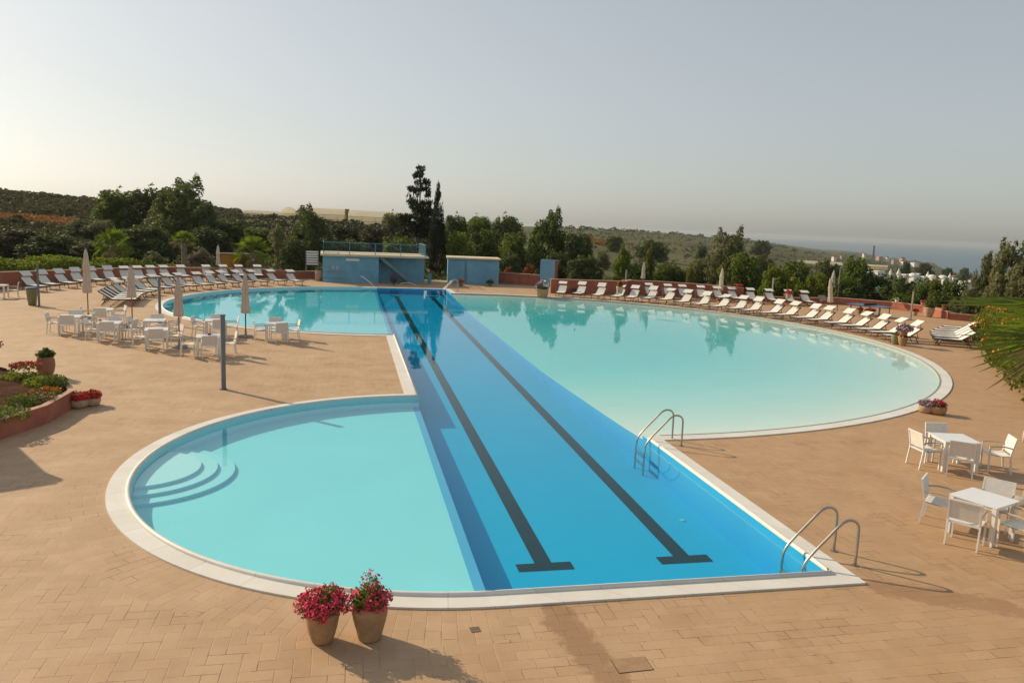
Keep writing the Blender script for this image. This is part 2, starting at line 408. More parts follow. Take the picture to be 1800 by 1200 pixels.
def water_material():
    m = bpy.data.materials.new('pool_water'); m.use_nodes = True; nt = NT(m.node_tree); nt.n.clear()
    out = nt.new('ShaderNodeOutputMaterial'); P = nt.new('ShaderNodeNewGeometry').outputs['Position']
    mp = nt.new('ShaderNodeMapping'); mp.inputs['Scale'].default_value = (1, 1, 1); nt.l.new(P, mp.inputs[0])
    n1 = nt.noise(mp.outputs[0], 1.1, 3, .55); n2 = nt.noise(mp.outputs[0], 5.0, 3, .5)
    calm = nt.smooth(nt.noise(P, .16, 2), .40, .66)
    h = nt.m('ADD', nt.m('MULTIPLY', n1, .6), nt.m('MULTIPLY', nt.m('MULTIPLY', n2, calm), .35))
    bp = nt.new('ShaderNodeBump'); bp.inputs['Strength'].default_value = .18; bp.inputs['Distance'].default_value = .02
    nt.l.new(h, bp.inputs['Height'])
    gl = nt.new('ShaderNodeBsdfGlossy'); gl.inputs['Roughness'].default_value = .015; nt.l.new(bp.outputs[0], gl.inputs['Normal'])
    tr = nt.new('ShaderNodeBsdfTransparent'); tr.inputs[0].default_value = (.97, 1, 1, 1)
    fr = nt.new('ShaderNodeFresnel'); fr.inputs[0].default_value = 1.33; nt.l.new(bp.outputs[0], fr.inputs['Normal'])
    geo = nt.new('ShaderNodeNewGeometry')
    fac = nt.m('MULTIPLY', fr.outputs[0], nt.m('SUBTRACT', 1, geo.outputs['Backfacing']))
    mx = nt.new('ShaderNodeMixShader'); nt.l.new(fac, mx.inputs[0]); nt.l.new(tr.outputs[0], mx.inputs[1]); nt.l.new(gl.outputs[0], mx.inputs[2])
    nt.l.new(mx.outputs[0], out.inputs[0])
    va = nt.new('ShaderNodeVolumeAbsorption'); va.inputs[0].default_value = (.38, .90, .955, 1); va.inputs[1].default_value = .95
    nt.l.new(va.outputs[0], out.inputs[1])
    return m
WATER = water_material()

# ================================================================== pools
X0, X1, Y0, Y1 = 2.13, 7.57, 10.36, 61.2
NC, NR = (X0, 16.72), 6.36
FC, FR = (X0, 48.6), 12.6
BC, BR = (X1, 38.15), 19.75
def arc(c, r, a0, a1, n): return [(c[0] + r * math.cos(R(a0 + (a1 - a0) * i / n)), c[1] + r * math.sin(R(a0 + (a1 - a0) * i / n))) for i in range(n + 1)]
def outline(d):
    l, r_, b_, t_ = X0 - d, X1 + d, Y0 - d, Y1 + d
    ab = math.degrees(math.acos(d / (BR + d))) if d else 90
    an = math.degrees(math.acos(d / (NR + d))) if d else 90
    af = math.degrees(math.acos(d / (FR + d))) if d else 90
    pts = [(X0, b_), (r_, b_)] + arc(BC, BR + d, -ab, ab, 110) + [(r_, t_), (X0, t_)]
    pts += arc(FC, FR + d, 90, 180 + (90 - (90 - af)), 80)[1:]
    pts += arc(NC, NR + d, 180 - (90 - (90 - an)), 270, 72)[0:-1]
    return pts
IN, OUT, WAT = outline(0), outline(.42), outline(.15)
WL = -.05
deck_poly = [(-45, -14), (48, -14), (48, 43), (44.2, 46.4), (43.0, 50.7), (42.3, 53.3), (39.6, 56.8), (32, 58.9), (22.8, 62.0), (22.5, 61.0), (19.5, 61.0), (19.3, 69.5), (13.6, 71), (-2.5, 71), (-7.8, 68.9), (-14.4, 67.4), (-17.6, 64.3), (-20.1, 58.6), (-22, 53.5), (-27, 45), (-45, 40)]
deck = struct(fill('deck', [deck_poly, OUT], 0, DECK))
struct(fill('pool_coping', [OUT, IN], .03, COPING))
s = MB(); n = len(OUT)
for lp, z0, z1 in ((OUT, 0.0, .03),):
    for i in range(n): a, b = lp[i], lp[(i + 1) % n]; s.add([(*a, z0), (*b, z0), (*b, z1), (*a, z1)], [(0, 1, 2, 3)])
struct(s.build('coping_edge', COPING))
# raised rounded lip along the inner edge of the straight and small-pool coping
s = MB()
lip = [(X1 + .05, BC[1] - BR - .3), (X1 + .05, Y0 + .6), (X1 + .05, Y0 - .05), (X0, Y0 - .05)] + arc(NC, NR + .05, 270, 90, 72)
s.tube([(x, y, .035) for x, y in lip], .045, 8)
s.tube([(x, y, .035) for x, y in [(X0 - .05, NC[1] + NR + .05), (X0 - .05, FC[1] - FR)] + arc(FC, FR + .05, 270, 95, 60)], .045, 8)
struct(s.build('coping_lip', COPING, smooth=True))
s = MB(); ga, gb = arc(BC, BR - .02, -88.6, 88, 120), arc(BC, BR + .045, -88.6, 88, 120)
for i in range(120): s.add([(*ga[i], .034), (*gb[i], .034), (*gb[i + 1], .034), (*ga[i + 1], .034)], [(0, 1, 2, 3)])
struct(s.build('gutter_shade_line', GUTTERSHADE))  # gutter line strip, the shade of the rim gap put into its grey
# shell
ZN, ZF, ZL0, ZL1 = -.31, -.30, -.80, -.42
s = MB(); sb = MB(); sp_ = MB(); n = len(IN)
for i in range(n):
    a, b = IN[i], IN[(i + 1) % n]; mx, my = (a[0] + b[0]) / 2, (a[1] + b[1]) / 2
    t = sp_ if mx > X1 + .01 else (s if mx < X0 - .01 else sb)
    t.add([(*a, -1.3), (*b, -1.3), (*b, .03), (*a, .03)], [(0, 3, 2, 1)])
struct(s.build('pool_wall', TURQ)); struct(sb.build('lap_pool_wall', LAPW)); struct(sp_.build('beach_pool_wall', plain('rim_tile', (.34, .40, .34), .6, .1)))
nn = arc(NC, NR + .02, 90, 270, 72); struct(fill('small_pool_floor', [[(X0 - .17, NC[1] + NR + .02)] + [p for p in nn if p[0] < X0 - .2] + [(X0 - .17, NC[1] - NR - .02)]], ZN, TURQ))
nf = arc(FC, FR + .02, 90, 270, 80); struct(fill('parasol_pool_floor', [[(X0 - .17, FC[1] + FR + .02)] + [p for p in nf if p[0] < X0 - .2] + [(X0 - .17, FC[1] - FR - .02)]], ZF, TURQ))
s = MB()
for ya, yb, z in ((Y0 - .1, NC[1] + NR + .02, ZN + .004), (FC[1] - FR - .02, Y1 + .1, ZF + .004)):
    s.add([(X0 - .18, ya, z), (X0, ya, z), (X0, yb, z), (X0 - .18, yb, z)], [(0, 1, 2, 3)])
    s.add([(X0, ya, z), (X0, yb, z), (X0, yb, -1.3), (X0, ya, -1.3)], [(0, 1, 2, 3)])
s.add([(X0, NC[1] + NR, .03), (X0, FC[1] - FR, .03), (X0, FC[1] - FR, -1.3), (X0, NC[1] + NR, -1.3)], [(0, 1, 2, 3)])
struct(s.build('pool_ledge', MIDB))
def lapz(y): return ZL0 + (ZL1 - ZL0) * (y - Y0) / (Y1 - Y0)
MB().add([(X0 - .05, Y0 - .1, lapz(Y0)), (X1 + .05, Y0 - .1, lapz(Y0)), (X1 + .05, Y1 + .1, lapz(Y1)), (X0 - .05, Y1 + .1, lapz(Y1))], [(0, 1, 2, 3)]).build('lap_pool_floor', LAPB)['kind'] = 'structure'
s = MB()
for xc in (3.54, 6.27):
    ya, yb = 12.93, 59.2
    s.add([(xc - .16, ya, lapz(ya) + .006), (xc + .16, ya, lapz(ya) + .006), (xc + .16, yb, lapz(yb) + .006), (xc - .16, yb, lapz(yb) + .006)], [(0, 1, 2, 3)])
    for y in (12.62, 59.2):
        s.add([(xc - .52, y, lapz(y) + .006), (xc + .52, y, lapz(y) + .006), (xc + .52, y + .31, lapz(y + .31) + .006), (xc - .52, y + .31, lapz(y + .31) + .006)], [(0, 1, 2, 3)])
struct(s.build('lane_lines', LINE))
# sloping beach floor of the big pool
s = MB(); K = 16; A = 72
for k in range(K + 1):
    f = k / K
    for a in range(A + 1):
        th = R(-90 + 180 * a / A); r = BR * f
        x, y = BC[0] + r * math.cos(th), BC[1] + r * math.sin(th)
        dd = max(0, min(1, (BR - r) / 11.0))
        s.v.append((x, y, -.07 - .34 * dd ** .8))
for k in range(K):
    for a in range(A): i = k * (A + 1) + a; s.f.append((i, i + A + 1, i + A + 2, i + 1)); s.mi.append(0)
struct(s.build('big_pool_floor', PALE, smooth=True))
s = MB(); s.add([(X1, BC[1] - BR, -.05), (X1, BC[1] + BR, -.05), (X1, BC[1] + BR, -1.3), (X1, BC[1] - BR, -1.3)], [(0, 1, 2, 3)])
s.v = []; s.f = []; s.mi = []
for a in range(40):
    ya, yb = BC[1] - BR + 2 * BR * a / 40, BC[1] - BR + 2 * BR * (a + 1) / 40
    za, zb = (-.07 - .34 * max(0, min(1, (BR - abs(y - BC[1])) / 11.0)) ** .8 for y in (ya, yb))
    s.add([(X1, ya, za), (X1, yb, zb), (X1, yb, -1.3), (X1, ya, -1.3)], [(0, 3, 2, 1)])
struct(s.build('big_pool_step', LAPW))
for px, py in ((1200, 909), (1246, 858), (1078, 760)):
    x, y = G(px, py, -.7); struct(MB().lathe([(.06, 0), (.055, .012)], 14, (x, y, lapz(y) + .004)).build('pool_inlet', WHITE))
# curved steps in the small pool
sc_ = (-4.35, 17.1)
for q, (r, z) in enumerate(((1.22, -.125), (1.56, -.185), (1.92, -.245))):
    pts = [p for p in arc(sc_, r, 0, 360, 60)[:-1] if True]
    pts = [p if math.hypot(p[0] - NC[0], p[1] - NC[1]) < NR - .01 else (NC[0] + (p[0] - NC[0]) * (NR - .01) / math.hypot(p[0] - NC[0], p[1] - NC[1]), NC[1] + (p[1] - NC[1]) * (NR - .01) / math.hypot(p[0] - NC[0], p[1] - NC[1])) for p in pts]
    struct(MB().prism(pts, ZN - .05 - q * .003, z).build('pool_step', TURQ))
# water body
bm = bmesh.new(); vs = [bm.verts.new((x, y, WL)) for x, y in WAT]
es = [bm.edges.new((vs[i], vs[(i + 1) % len(vs)])) for i in range(len(vs))]
bmesh.ops.triangle_fill(bm, edges=es, use_beauty=True, normal=(0, 0, 1))
for f in bm.faces:
    if f.normal.z < 0: f.normal_flip()
ex = bmesh.ops.extrude_face_region(bm, geom=bm.faces[:])
for v in ex['geom']:
    if isinstance(v, bmesh.types.BMVert): v.co.z = -1.4
bmesh.ops.recalc_face_normals(bm, faces=bm.faces[:])
me = bpy.data.meshes.new('water'); bm.to_mesh(me); bm.free(); me.materials.append(WATER)
wo_ = bpy.data.objects.new('water', me); COL.objects.link(wo_); struct(wo_)

# ================================================================== terrain and sea
TAB = [(-700, {60: -.3, 90: .2, 130: 3, 210: 7, 300: 7.5, 600: 5, 7000: -60}),
       (0, {60: -.3, 80: .1, 105: 1.6, 130: 3.1, 145: 3.5, 210: 7.0, 260: 7.5, 500: 6, 1500: 0, 7000: -60}),
       (230, {60: -.3, 90: .3, 150: 3.8, 210: 6.0, 260: 6.2, 500: 5, 1500: 0, 7000: -60}),
       (450, {70: -.3, 100: .8, 200: 4.2, 250: 5.2, 400: 5.4, 800: 3, 7000: -60}),
       (700, {75: -.3, 120: 1.0, 250: 4.0, 400: 4.2, 900: 2, 7000: -60}),
       (1000, {75: -.4, 120: -.5, 250: .5, 500: 2.4, 750: 3.6, 1200: 1, 7000: -60}),
       (1150, {75: -.7, 150: -2.2, 300: -2.4, 500: -.2, 750: 3.0, 1200: 0, 7000: -60}),
       (1300, {72: -1, 150: -3, 300: -4, 500: -3.6, 900: -3, 1300: -3.2, 2500: -14, 7000: -60}),
       (1480, {70: -1.2, 100: -3, 190: -6.0, 400: -10.5, 1200: -20, 3300: -44, 4000: -52, 7000: -60}),
       (1600, {66: -1.2, 100: -3.6, 190: -8.6, 400: -13.5, 1000: -25, 2200: -44, 2700: -52, 7000: -60}),
       (1720, {60: -1.2, 100: -4, 190: -9, 400: -17, 900: -31, 1450: -44, 1750: -52, 7000: -60}),
       (1900, {60: -.6, 100: -4, 190: -9, 400: -18, 900: -33, 1250: -44, 1500: -52, 7000: -60}),
       (3200, {60: -.4, 100: -4, 400: -18, 900: -33, 1250: -44, 1500: -52, 7000: -60})]
TA = [(math.atan2(azdir(px)[0], azdir(px)[1]), sorted(t.items())) for px, t in TAB]
def lerp_t(t, r):
    if r <= t[0][0]: return t[0][1]
    for (r0, z0), (r1, z1) in zip(t, t[1:]):
        if r <= r1: return z0 + (z1 - z0) * (r - r0) / (r1 - r0)
    return t[-1][1]
def nz(x, y): return math.sin(x * .045 + 1.3) * math.cos(y * .038 - .7) + .5 * math.sin(x * .11 - y * .09 + 2) + .25 * math.sin(x * .23 + y * .31)
def inpoly(x, y, P):
    c = False; n = len(P); j = n - 1
    for i in range(n):
        if (P[i][1] > y) != (P[j][1] > y) and x < (P[j][0] - P[i][0]) * (y - P[i][1]) / (P[j][1] - P[i][1]) + P[i][0]: c = not c
        j = i
    return c
def edist(x, y, P):
    d = 1e9; n = len(P)
    for i in range(n):
        ax, ay = P[i]; bx, by = P[(i + 1) % n]; t = max(0, min(1, ((x - ax) * (bx - ax) + (y - ay) * (by - ay)) / ((bx - ax) ** 2 + (by - ay) ** 2)))
        d = min(d, math.hypot(x - ax - t * (bx - ax), y - ay - t * (by - ay)))
    return d
def terr(x, y):
    r = math.hypot(x, y); a = math.atan2(x, y)
    if a <= TA[0][0] or a >= TA[-1][0]: z = lerp_t(TA[0][1] if a <= TA[0][0] else TA[-1][1], r)
    else:
        for (a0, t0), (a1, t1) in zip(TA, TA[1:]):
            if a <= a1:
                f = (a - a0) / (a1 - a0); f = f * f * (3 - 2 * f); z = lerp_t(t0, r) * (1 - f) + lerp_t(t1, r) * f; break
    z += nz(x, y) * min(1, max(0, (r - 90) / 200)) * (.35 + min(1.2, r / 1500))
    return z
def terr_cut(x, y):
    z = terr(x, y)
    if math.hypot(x, y) < 90 and inpoly(x, y, deck_poly):
        d = edist(x, y, deck_poly); z = min(z, -.12 - .9 * min(2.2, max(0, d - .4)))
    return z
rs = [0, 8, 16, 24, 30, 36, 42] + [46 + 1.6 * i for i in range(34)] + [101 * 1.032 ** i for i in range(140)]
rs = [r for r in rs if r < 7500]
az = sorted(set([round(-34 + .5 * i, 3) for i in range(155)] + [round(44 + 6 * i, 2) for i in range(48)] ))
az = [a for a in az if a < 326]
tv = []; tf = []
for r in rs:
    for a in az:
        x, y = r * math.sin(R(a)), r * math.cos(R(a)); tv.append((x, y, terr_cut(x, y)))
na = len(az)
for i in range(len(rs) - 1):
    for j in range(na):
        k = (j + 1) % na
        tf.append((i * na + j, (i + 1) * na + j, (i + 1) * na + k, i * na + k))
def terrain_material():
    m, nt, b, out = newmat('scrubland')
    P = nt.new('ShaderNodeNewGeometry').outputs['Position']
    f = nt.m('ADD', nt.m('MULTIPLY', nt.noise(P, .02, 6, .7), .6), nt.m('MULTIPLY', nt.noise(P, .25, 4, .7), .4))
    c = nt.ramp(f, [(.36, (.045, .058, .020)), (.46, (.085, .092, .036)), (.53, (.13, .115, .05)), (.60, (.095, .105, .040)), (.68, (.20, .15, .07))])
    sp = nt.new('ShaderNodeSeparateXYZ'); nt.l.new(P, sp.inputs[0])
    nt.l.new(c, b.inputs['Base Color']); b.inputs['Roughness'].default_value = 1; b.inputs['Specular IOR Level'].default_value = .1
    return m
MB_ = MB(); MB_.v = tv; MB_.f = tf; MB_.mi = [0] * len(tf)
struct(MB_.build('terrain', terrain_material(), smooth=True))
def sea_material():
    m, nt, b, out = newmat('sea_water')
    b.inputs['Base Color'].default_value = (.024, .085, .130, 1); b.inputs['Roughness'].default_value = .35
    P = nt.new('ShaderNodeNewGeometry').outputs['Position']
    bp = nt.new('ShaderNodeBump'); bp.inputs['Strength'].default_value = .5; bp.inputs['Distance'].default_value = 1
    nt.l.new(nt.noise(P, .05, 5, .6), bp.inputs['Height']); nt.l.new(bp.outputs[0], b.inputs['Normal'])
    return m
struct(MB().add([(-14000, -14000, -45), (14000, -14000, -45), (14000, 14000, -45), (-14000, 14000, -45)], [(0, 1, 2, 3)]).build('sea', sea_material()))
hm = bpy.data.materials.new('haze_air'); hm.use_nodes = True; nt = NT(hm.node_tree); nt.n.clear()
v = nt.new('ShaderNodeVolumePrincipled'); v.inputs['Density'].default_value = .00012; v.inputs['Color'].default_value = (.70, .76, .78, 1); v.inputs['Anisotropy'].default_value = .25
o_ = nt.new('ShaderNodeOutputMaterial'); nt.l.new(v.outputs[0], o_.inputs[1])
tag(MB().box((0, 0, -20), (28400, 28400, 84)).build('haze', hm), kind='stuff')
# ================================================================== furniture
def make_chair(name='garden_armchair'):
    t = empty(name)
    W, D = .54, .46
    for sx in (-1, 1):
        x = sx * (W / 2 - .015)
        MB().bar((x, .22, 0), (x, .235, .63), .028, .034).build('leg', WHITE, t)
        s = MB(); s.bar((x, -.27, 0), (x, -.215, .45), .028, .036); s.bar((x, -.215, .45), (x, -.30, .86), .028, .03); s.build('leg', WHITE, t)
        s = MB(); s.tube([(x, -.245, .625), (x, -.1, .655), (x, .1, .655), (x, .25, .632)], .018, 6); s.build('armrest', ARMTOP, t)
    for yy in (-.21, .22): MB().bar((-W / 2, yy, .43), (W / 2, yy, .43), .03, .03).build('seat_rail', WHITE, t)
    s = MB()
    K = 5
    for i in range(K + 1): f = i / K; s.v += [(-W / 2 + .02, -.2 + .42 * f, .445 - .015 * math.sin(math.pi * f)), (W / 2 - .02, -.2 + .42 * f, .445 - .015 * math.sin(math.pi * f))]
    top = list(s.v); s.v += [(x, y, z - .012) for x, y, z in top]; o = 2 * (K + 1)
    for i in range(K): a = 2 * i; s.f += [(a, a + 1, a + 3, a + 2), (o + a, o + a + 2, o + a + 3, o + a + 1)]
    s.f += [(0, o, o + 1, 1), (2 * K, 2 * K + 1, o + 2 * K + 1, o + 2 * K)]; s.mi = [0] * len(s.f)
    s.build('seat', SLING, t)
    s = MB(); s.add([(x, y + dy, z) for dy in (0, .014) for x, y, z in ((-W / 2 + .025, -.228, .50), (W / 2 - .025, -.228, .50), (W / 2 - .025, -.30, .85), (-W / 2 + .025, -.30, .85))],
                    [(0, 1, 2, 3), (7, 6, 5, 4), (0, 4, 5, 1), (1, 5, 6, 2), (2, 6, 7, 3), (3, 7, 4, 0)]); s.build('backrest', SLING, t)
    s = MB(); s.bar((-W / 2, -.302, .858), (W / 2, -.302, .858), .03, .03); s.build('top_rail', WHITE, t)
    return t
def make_table(name='square_table', size=.84):
    t = empty(name); h = size / 2
    MB().box((0, 0, .725), (size, size, .02)).build('tabletop', TABLETOP, t)
    s = MB()
    for a in (0, 1, 2, 3):
        ca, sa = math.cos(a * math.pi / 2), math.sin(a * math.pi / 2); s.box((ca * (h - .05), sa * (h - .05), .685), (.03, size - .12, .055), a * math.pi / 2)
    s.build('apron', WHITE, t)
    for sx in (-1, 1):
        for sy in (-1, 1): MB().box((sx * (h - .045), sy * (h - .045), .3565), (.075, .075, .713)).build('leg', WHITE, t)
    return t
PROTO_C, PROTO_T = make_chair(), make_table()
first = {}
def put(proto, x, y, rz, label, cat, group=None, z=0, sc=None):
    if proto.name in first: o = copy_tree(proto)
    else: o = proto; first[proto.name] = 1
    o.location = (x, y, z); o.rotation_euler = (0, 0, rz); tag(o, label, cat)
    if sc: o.scale = sc if isinstance(sc, tuple) else (sc, sc, sc)
    if group: o['group'] = group
    elif 'group' in o: del o['group']
    return o
LOOK = dict(L='facing the pool', R='with its back to the pool', F='seen from behind', B='facing the viewer')
def dining(desc, cx, cy, rot, chairs, gname, LOOK=LOOK):
    put(PROTO_T, cx, cy, rot, 'square white table ' + desc, 'table', gname + ' tables')
    for c in chairs:
        k, dr, da = c if isinstance(c, tuple) else (c, 0, 0)
        base = {'L': math.pi, 'R': 0, 'F': -math.pi / 2, 'B': math.pi / 2}[k] + rot
        d = .60 + dr
        px, py = cx + d * math.cos(base + da * .5), cy + d * math.sin(base + da * .5)
        put(PROTO_C, px, py, base + math.pi - math.pi / 2 + da, 'white armchair %s at the table %s' % (LOOK[k], desc), 'chair', gname + ' armchairs')
lg = 'parasol dining'
tb = [(124, 555), (181, 543), (193, 566), (275, 578), (272, 562), (366, 590), (379, 562), (485, 568)]
tb = [G(*p, .73) for p in tb]
dining('closest to the planter', *tb[0], .1, ['L', ('F', .05, .1), 'B', 'R'], lg)
dining('by the bare loungers', *tb[1], .25, ['L', ('F', 0, -.2), ('R', .05, .2)], lg)
dining('with ashtray amid the parasols', *tb[2], .05, [('F', .05, .15), 'B', ('R', .1, -.2), ('L', 0, 0)], lg)
dining('before the blue-grey post', *tb[3], .2, ['L', ('F', .1, 0), ('R', .05, .3)], lg)
dining('behind the blue-grey post', *tb[4], .1, [('L', .12, -.2), ('R', .1, -.2), 'B'], lg)
dining('behind the tall dark post', *tb[5], .15, [('L', .12, .1), ('F', .05, .1), ('R', .12, .1)], lg)
dining('poolside past the dark post', *tb[6], .1, [('L', .05, -.2), 'B', ('F', .1, .3), ('R', .05, .1)], lg)
dining('by the dark-poled parasol', *tb[7], .12, [('L', .02, .1), ('B', .08, 0), ('F', .05, .35), ('R', .1, .1)], lg)
tx, ty = G(6, 524); dining('beyond the green bin', tx - .35, ty + .3, .1, [('R', .1, .2)], lg)
dining('by the flower bowls', 14.28, 15.33, -.25, [('L', .08, .15), 'B', ('F', .05, -.45), ('R', .38, -.2)], 'sea side dining', dict(L='turned away from the pool', R='facing the pool', F='seen from behind', B='facing the viewer'))
dining('by the ladder', 11.53, 11.5, .36, [('L', .12, .25), ('F', .06, -.05), ('R', .06, .3), ('B', .14, .35)], 'sea side dining', dict(L='seen from behind', R='facing the pool', F='cut by the picture edge', B='on the far pool side'))
for (px, py), d in (((176, 563.5), 'amid the parasols'), ((368, 588), 'behind the tall dark post')):
    x, y = G(px, py, .735); s = MB(); s.lathe([(.03, 0), (.055, .005), (.06, .045), (.052, .045), (.045, .012)], 14, (0, 0, 0))
    tag(s.build('ashtray', DARKMETAL, None, True, (x, y, .736)), 'small dark ashtray on the white table ' + d, 'ashtray')

def make_lounger(name, shade):
    t = empty(name); W = .68; hy = -.12
    s = MB()
    for sx in (-1, 1):
        x = sx * W / 2
        s.bar((x, 1.12, .35), (x, hy, .35), .035, .075)
    s.bar((-W / 2, 1.11, .35), (W / 2, 1.11, .35), .035, .075); s.bar((-W / 2, -.5, .33), (W / 2, -.5, .33), .035, .035)
    for sx in (-1, 1): s.bar((sx * W / 2, hy, .36), (sx * W / 2, -.6, .32), .03, .04)
    s.build('frame', WOOD, t)
    for y0, y1 in ((.78, .96), (-.42, -.62)):
        for sx in (-1, 1): MB().bar((sx * (W / 2 - .04), y0, .34), (sx * (W / 2 - .04), y1, 0), .032, .032).build('leg', WOOD, t)
        MB().bar((-W / 2 + .055, y1 * .97, .08), (W / 2 - .055, y1 * .97, .08), .025, .025).build('stretcher', WOOD, t)
    s = MB()
    K = 6; vs = []
    for i in range(K + 1):
        f = i / K; y = 1.09 + (hy - 1.09) * f; z = .392 - .018 * math.sin(math.pi * f)
        vs += [(-W / 2 + .02, y, z), (W / 2 - .02, y, z)]
    o = len(vs); vs2 = vs + [(a, b, c - .014) for a, b, c in vs]
    s.add(vs2, [f for i in range(K) for f in ((2 * i, 2 * i + 2, 2 * i + 3, 2 * i + 1), (o + 2 * i, o + 2 * i + 1, o + 2 * i + 3, o + 2 * i + 2))] + [(0, 1, o + 1, o)])
    s.build('seat', LSLING, t)
    bt = (-.74, .80); s = MB()
    s.add([(x, y, z) for dz in (0, .014) for x, y, z in ((-W / 2 + .02, hy, .378 + dz), (W / 2 - .02, hy, .378 + dz), (W / 2 - .02, bt[0], bt[1] + dz), (-W / 2 + .02, bt[0], bt[1] + dz))],
          [(3, 2, 1, 0), (4, 5, 6, 7), (0, 1, 5, 4), (1, 2, 6, 5), (2, 3, 7, 6), (3, 0, 4, 7)])
    s.build('backrest', LSLING, t)
    s = MB()
    for sx in (-1, 1):
        x = sx * (W / 2)
        s.bar((x, hy, .375), (x, bt[0] - .02, bt[1] + .015), .034, .06); s.bar((x * .9, -.48, .58), (x * .9, -.56, .33), .022, .022)
    s.bar((-W / 2, bt[0] - .02, bt[1] + .01), (W / 2, bt[0] - .02, bt[1] + .01), .032, .035)
    s.build('back_frame', WOOD, t)
    if shade:
        c = shade; tilt = c[2]
        s = MB(); hx, hl = .32, .24
        def q(x, l, dz=0): return (x, c[0] + l * math.cos(tilt), c[1] + l * math.sin(tilt) + dz)
        s.add([q(-hx, -hl), q(hx, -hl), q(hx, hl), q(-hx, hl), q(-hx, -hl, .018), q(hx, -hl, .018), q(hx, hl, .018), q(-hx, hl, .018)],
              [(3, 2, 1, 0), (4, 5, 6, 7), (0, 1, 5, 4), (1, 2, 6, 5), (2, 3, 7, 6), (3, 0, 4, 7)])
        cn = s.build('sunshade', LSLING, t)
        for sx in (-1, 1): MB().bar((sx * W / 2, -.62, .70), q(sx * (hx - .01), -.02, -.01), .018, .02).build('shade_arm', WOOD, cn)
    return t
LA = make_lounger('sun_lounger', (-.60, 1.04, -.30))
LB = make_lounger('sun_lounger', (-.62, 1.05, -.62))
LC = make_lounger('sun_lounger', (-.60, 1.06, -.48))
LN = make_lounger('sun_lounger', None)
def lounge(proto, foot, center, label, group, jit=.09, off=.96, turn=0):
    # foot legs at FOOT, the foot end turned to CENTER
    a = math.atan2(center[1] - foot[1], center[0] - foot[0]) + rnd.uniform(-jit, jit) + turn
    x, y = foot[0] - off * math.cos(a), foot[1] - off * math.sin(a)
    return put(proto, x, y, a - math.pi / 2, label, 'sun lounger', group)
A_px = [(75.5, 513), (98, 509.5), (129.5, 506.7), (150, 503.5), (178, 501), (204, 499), (228, 497.2), (253, 496), (279, 495), (303, 494.2), (329, 493.4), (371, 492.6), (401, 492), (429, 491.6), (456, 491.4)]
for i, p in enumerate(A_px):
    lounge(LA if i > 5 else LB, G(*p), FC, 'white canopied lounger, back row along the red wall, %s counting from the green bin' % ORD[i], 'loungers along the red wall', turn=-.42 if i < 8 else -.2)
B_px = [(526, 502), (496, 501.5), (466, 502.5), (440, 503.5), (415.5, 504.5), (390, 506.7), (365, 509), (341, 511), (318, 512.5), (297, 515), (275, 519), (264, 522), (250, 525.5)]
for i, p in enumerate(B_px):
    lounge(LA, G(*p), FC, 'white canopied lounger on the parasol-side pool rim, %s from the blue pump house' % ORD[i], 'loungers on the parasol pool rim', turn=.15 if i < 5 else -.25)
c1 = G(235, 536.5)
for i in range(4):
    x, y = c1[0] - .12 * i, c1[1] + .95 * i
    lounge(LN, (x, y), (x + 5, y + .9), 'bare white lounger without canopy beside the parasols, %s from the dining tables' % ORD[i], 'bare loungers near the parasols', .02)
Rf = [(983, 523), (1013, 524), (1045, 527), (1079, 529), (1105, 531), (1134, 532.5), (1163, 535), (1192, 539), (1222, 543), (1253, 547), (1283, 551), (1308, 554), (1339, 558.5), (1367, 562.5), (1399, 567.5), (1424, 571.5), (1454, 577), (1480, 582), (1511, 588.5), (1533, 594), (1558.5, 600.5)]
for i, p in enumerate(Rf):
    g = G(*p); a = math.atan2(g[1] - BC[1], g[0] - BC[0]); r = max(20.25, math.hypot(g[0] - BC[0], g[1] - BC[1]))
    g = (BC[0] + r * math.cos(a), BC[1] + r * math.sin(a))
    lounge((LA, LC, LB)[i % 3] if i < 12 else (LC if i % 2 else LB), g, BC, 'white canopied lounger on the pale pool rim, %s from the blue shower tower' % ORD[i], 'loungers on the pale pool rim')
xs = [1155, 1185, 1213, 1243, 1276, 1303, 1335, 1370, 1401, 1432]
for i, px in enumerate(xs):
    py = 525 + (px - 1155) * (539 - 525) / 277
    lounge(LA, G(px - 5, py), (G(px - 5, py)[0] * .82, 20), 'white canopied lounger, back row by the red wall, %s from the blue shower tower' % ORD[i], 'back row loungers by the pale pool')
t = empty('deck_chair')
for sx in (-1, 1):
    x = sx * .29
    s = MB(); s.bar((x, .40, 0), (x, -.45, .78), .03, .04); s.build('side_frame', REDFRAME, t)
    MB().bar((x * .88, -.42, 0), (x * .88, .38, .42), .03, .035).build('leg', REDFRAME, t)
s = MB()
for y, z in ((.40, .02), (-.45, .78), (-.42, .03), (.38, .42)): s.bar((-.29, y, z), (.29, y, z), .03, .03)
s.build('cross_bar', REDFRAME, t)
s = MB(); K = 8; vs = []
for i in range(K + 1): f = i / K; vs += [(-.25, .36 - .8 * f, .42 + .36 * f - .20 * math.sin(math.pi * f)), (.25, .36 - .8 * f, .42 + .36 * f - .20 * math.sin(math.pi * f))]
o = len(vs); s.add(vs + [(a, b, c - .012) for a, b, c in vs], [f for i in range(K) for f in ((2 * i, 2 * i + 1, 2 * i + 3, 2 * i + 2), (o + 2 * i, o + 2 * i + 2, o + 2 * i + 3, o + 2 * i + 1))])
s.build('sling', GREYSLING, t)
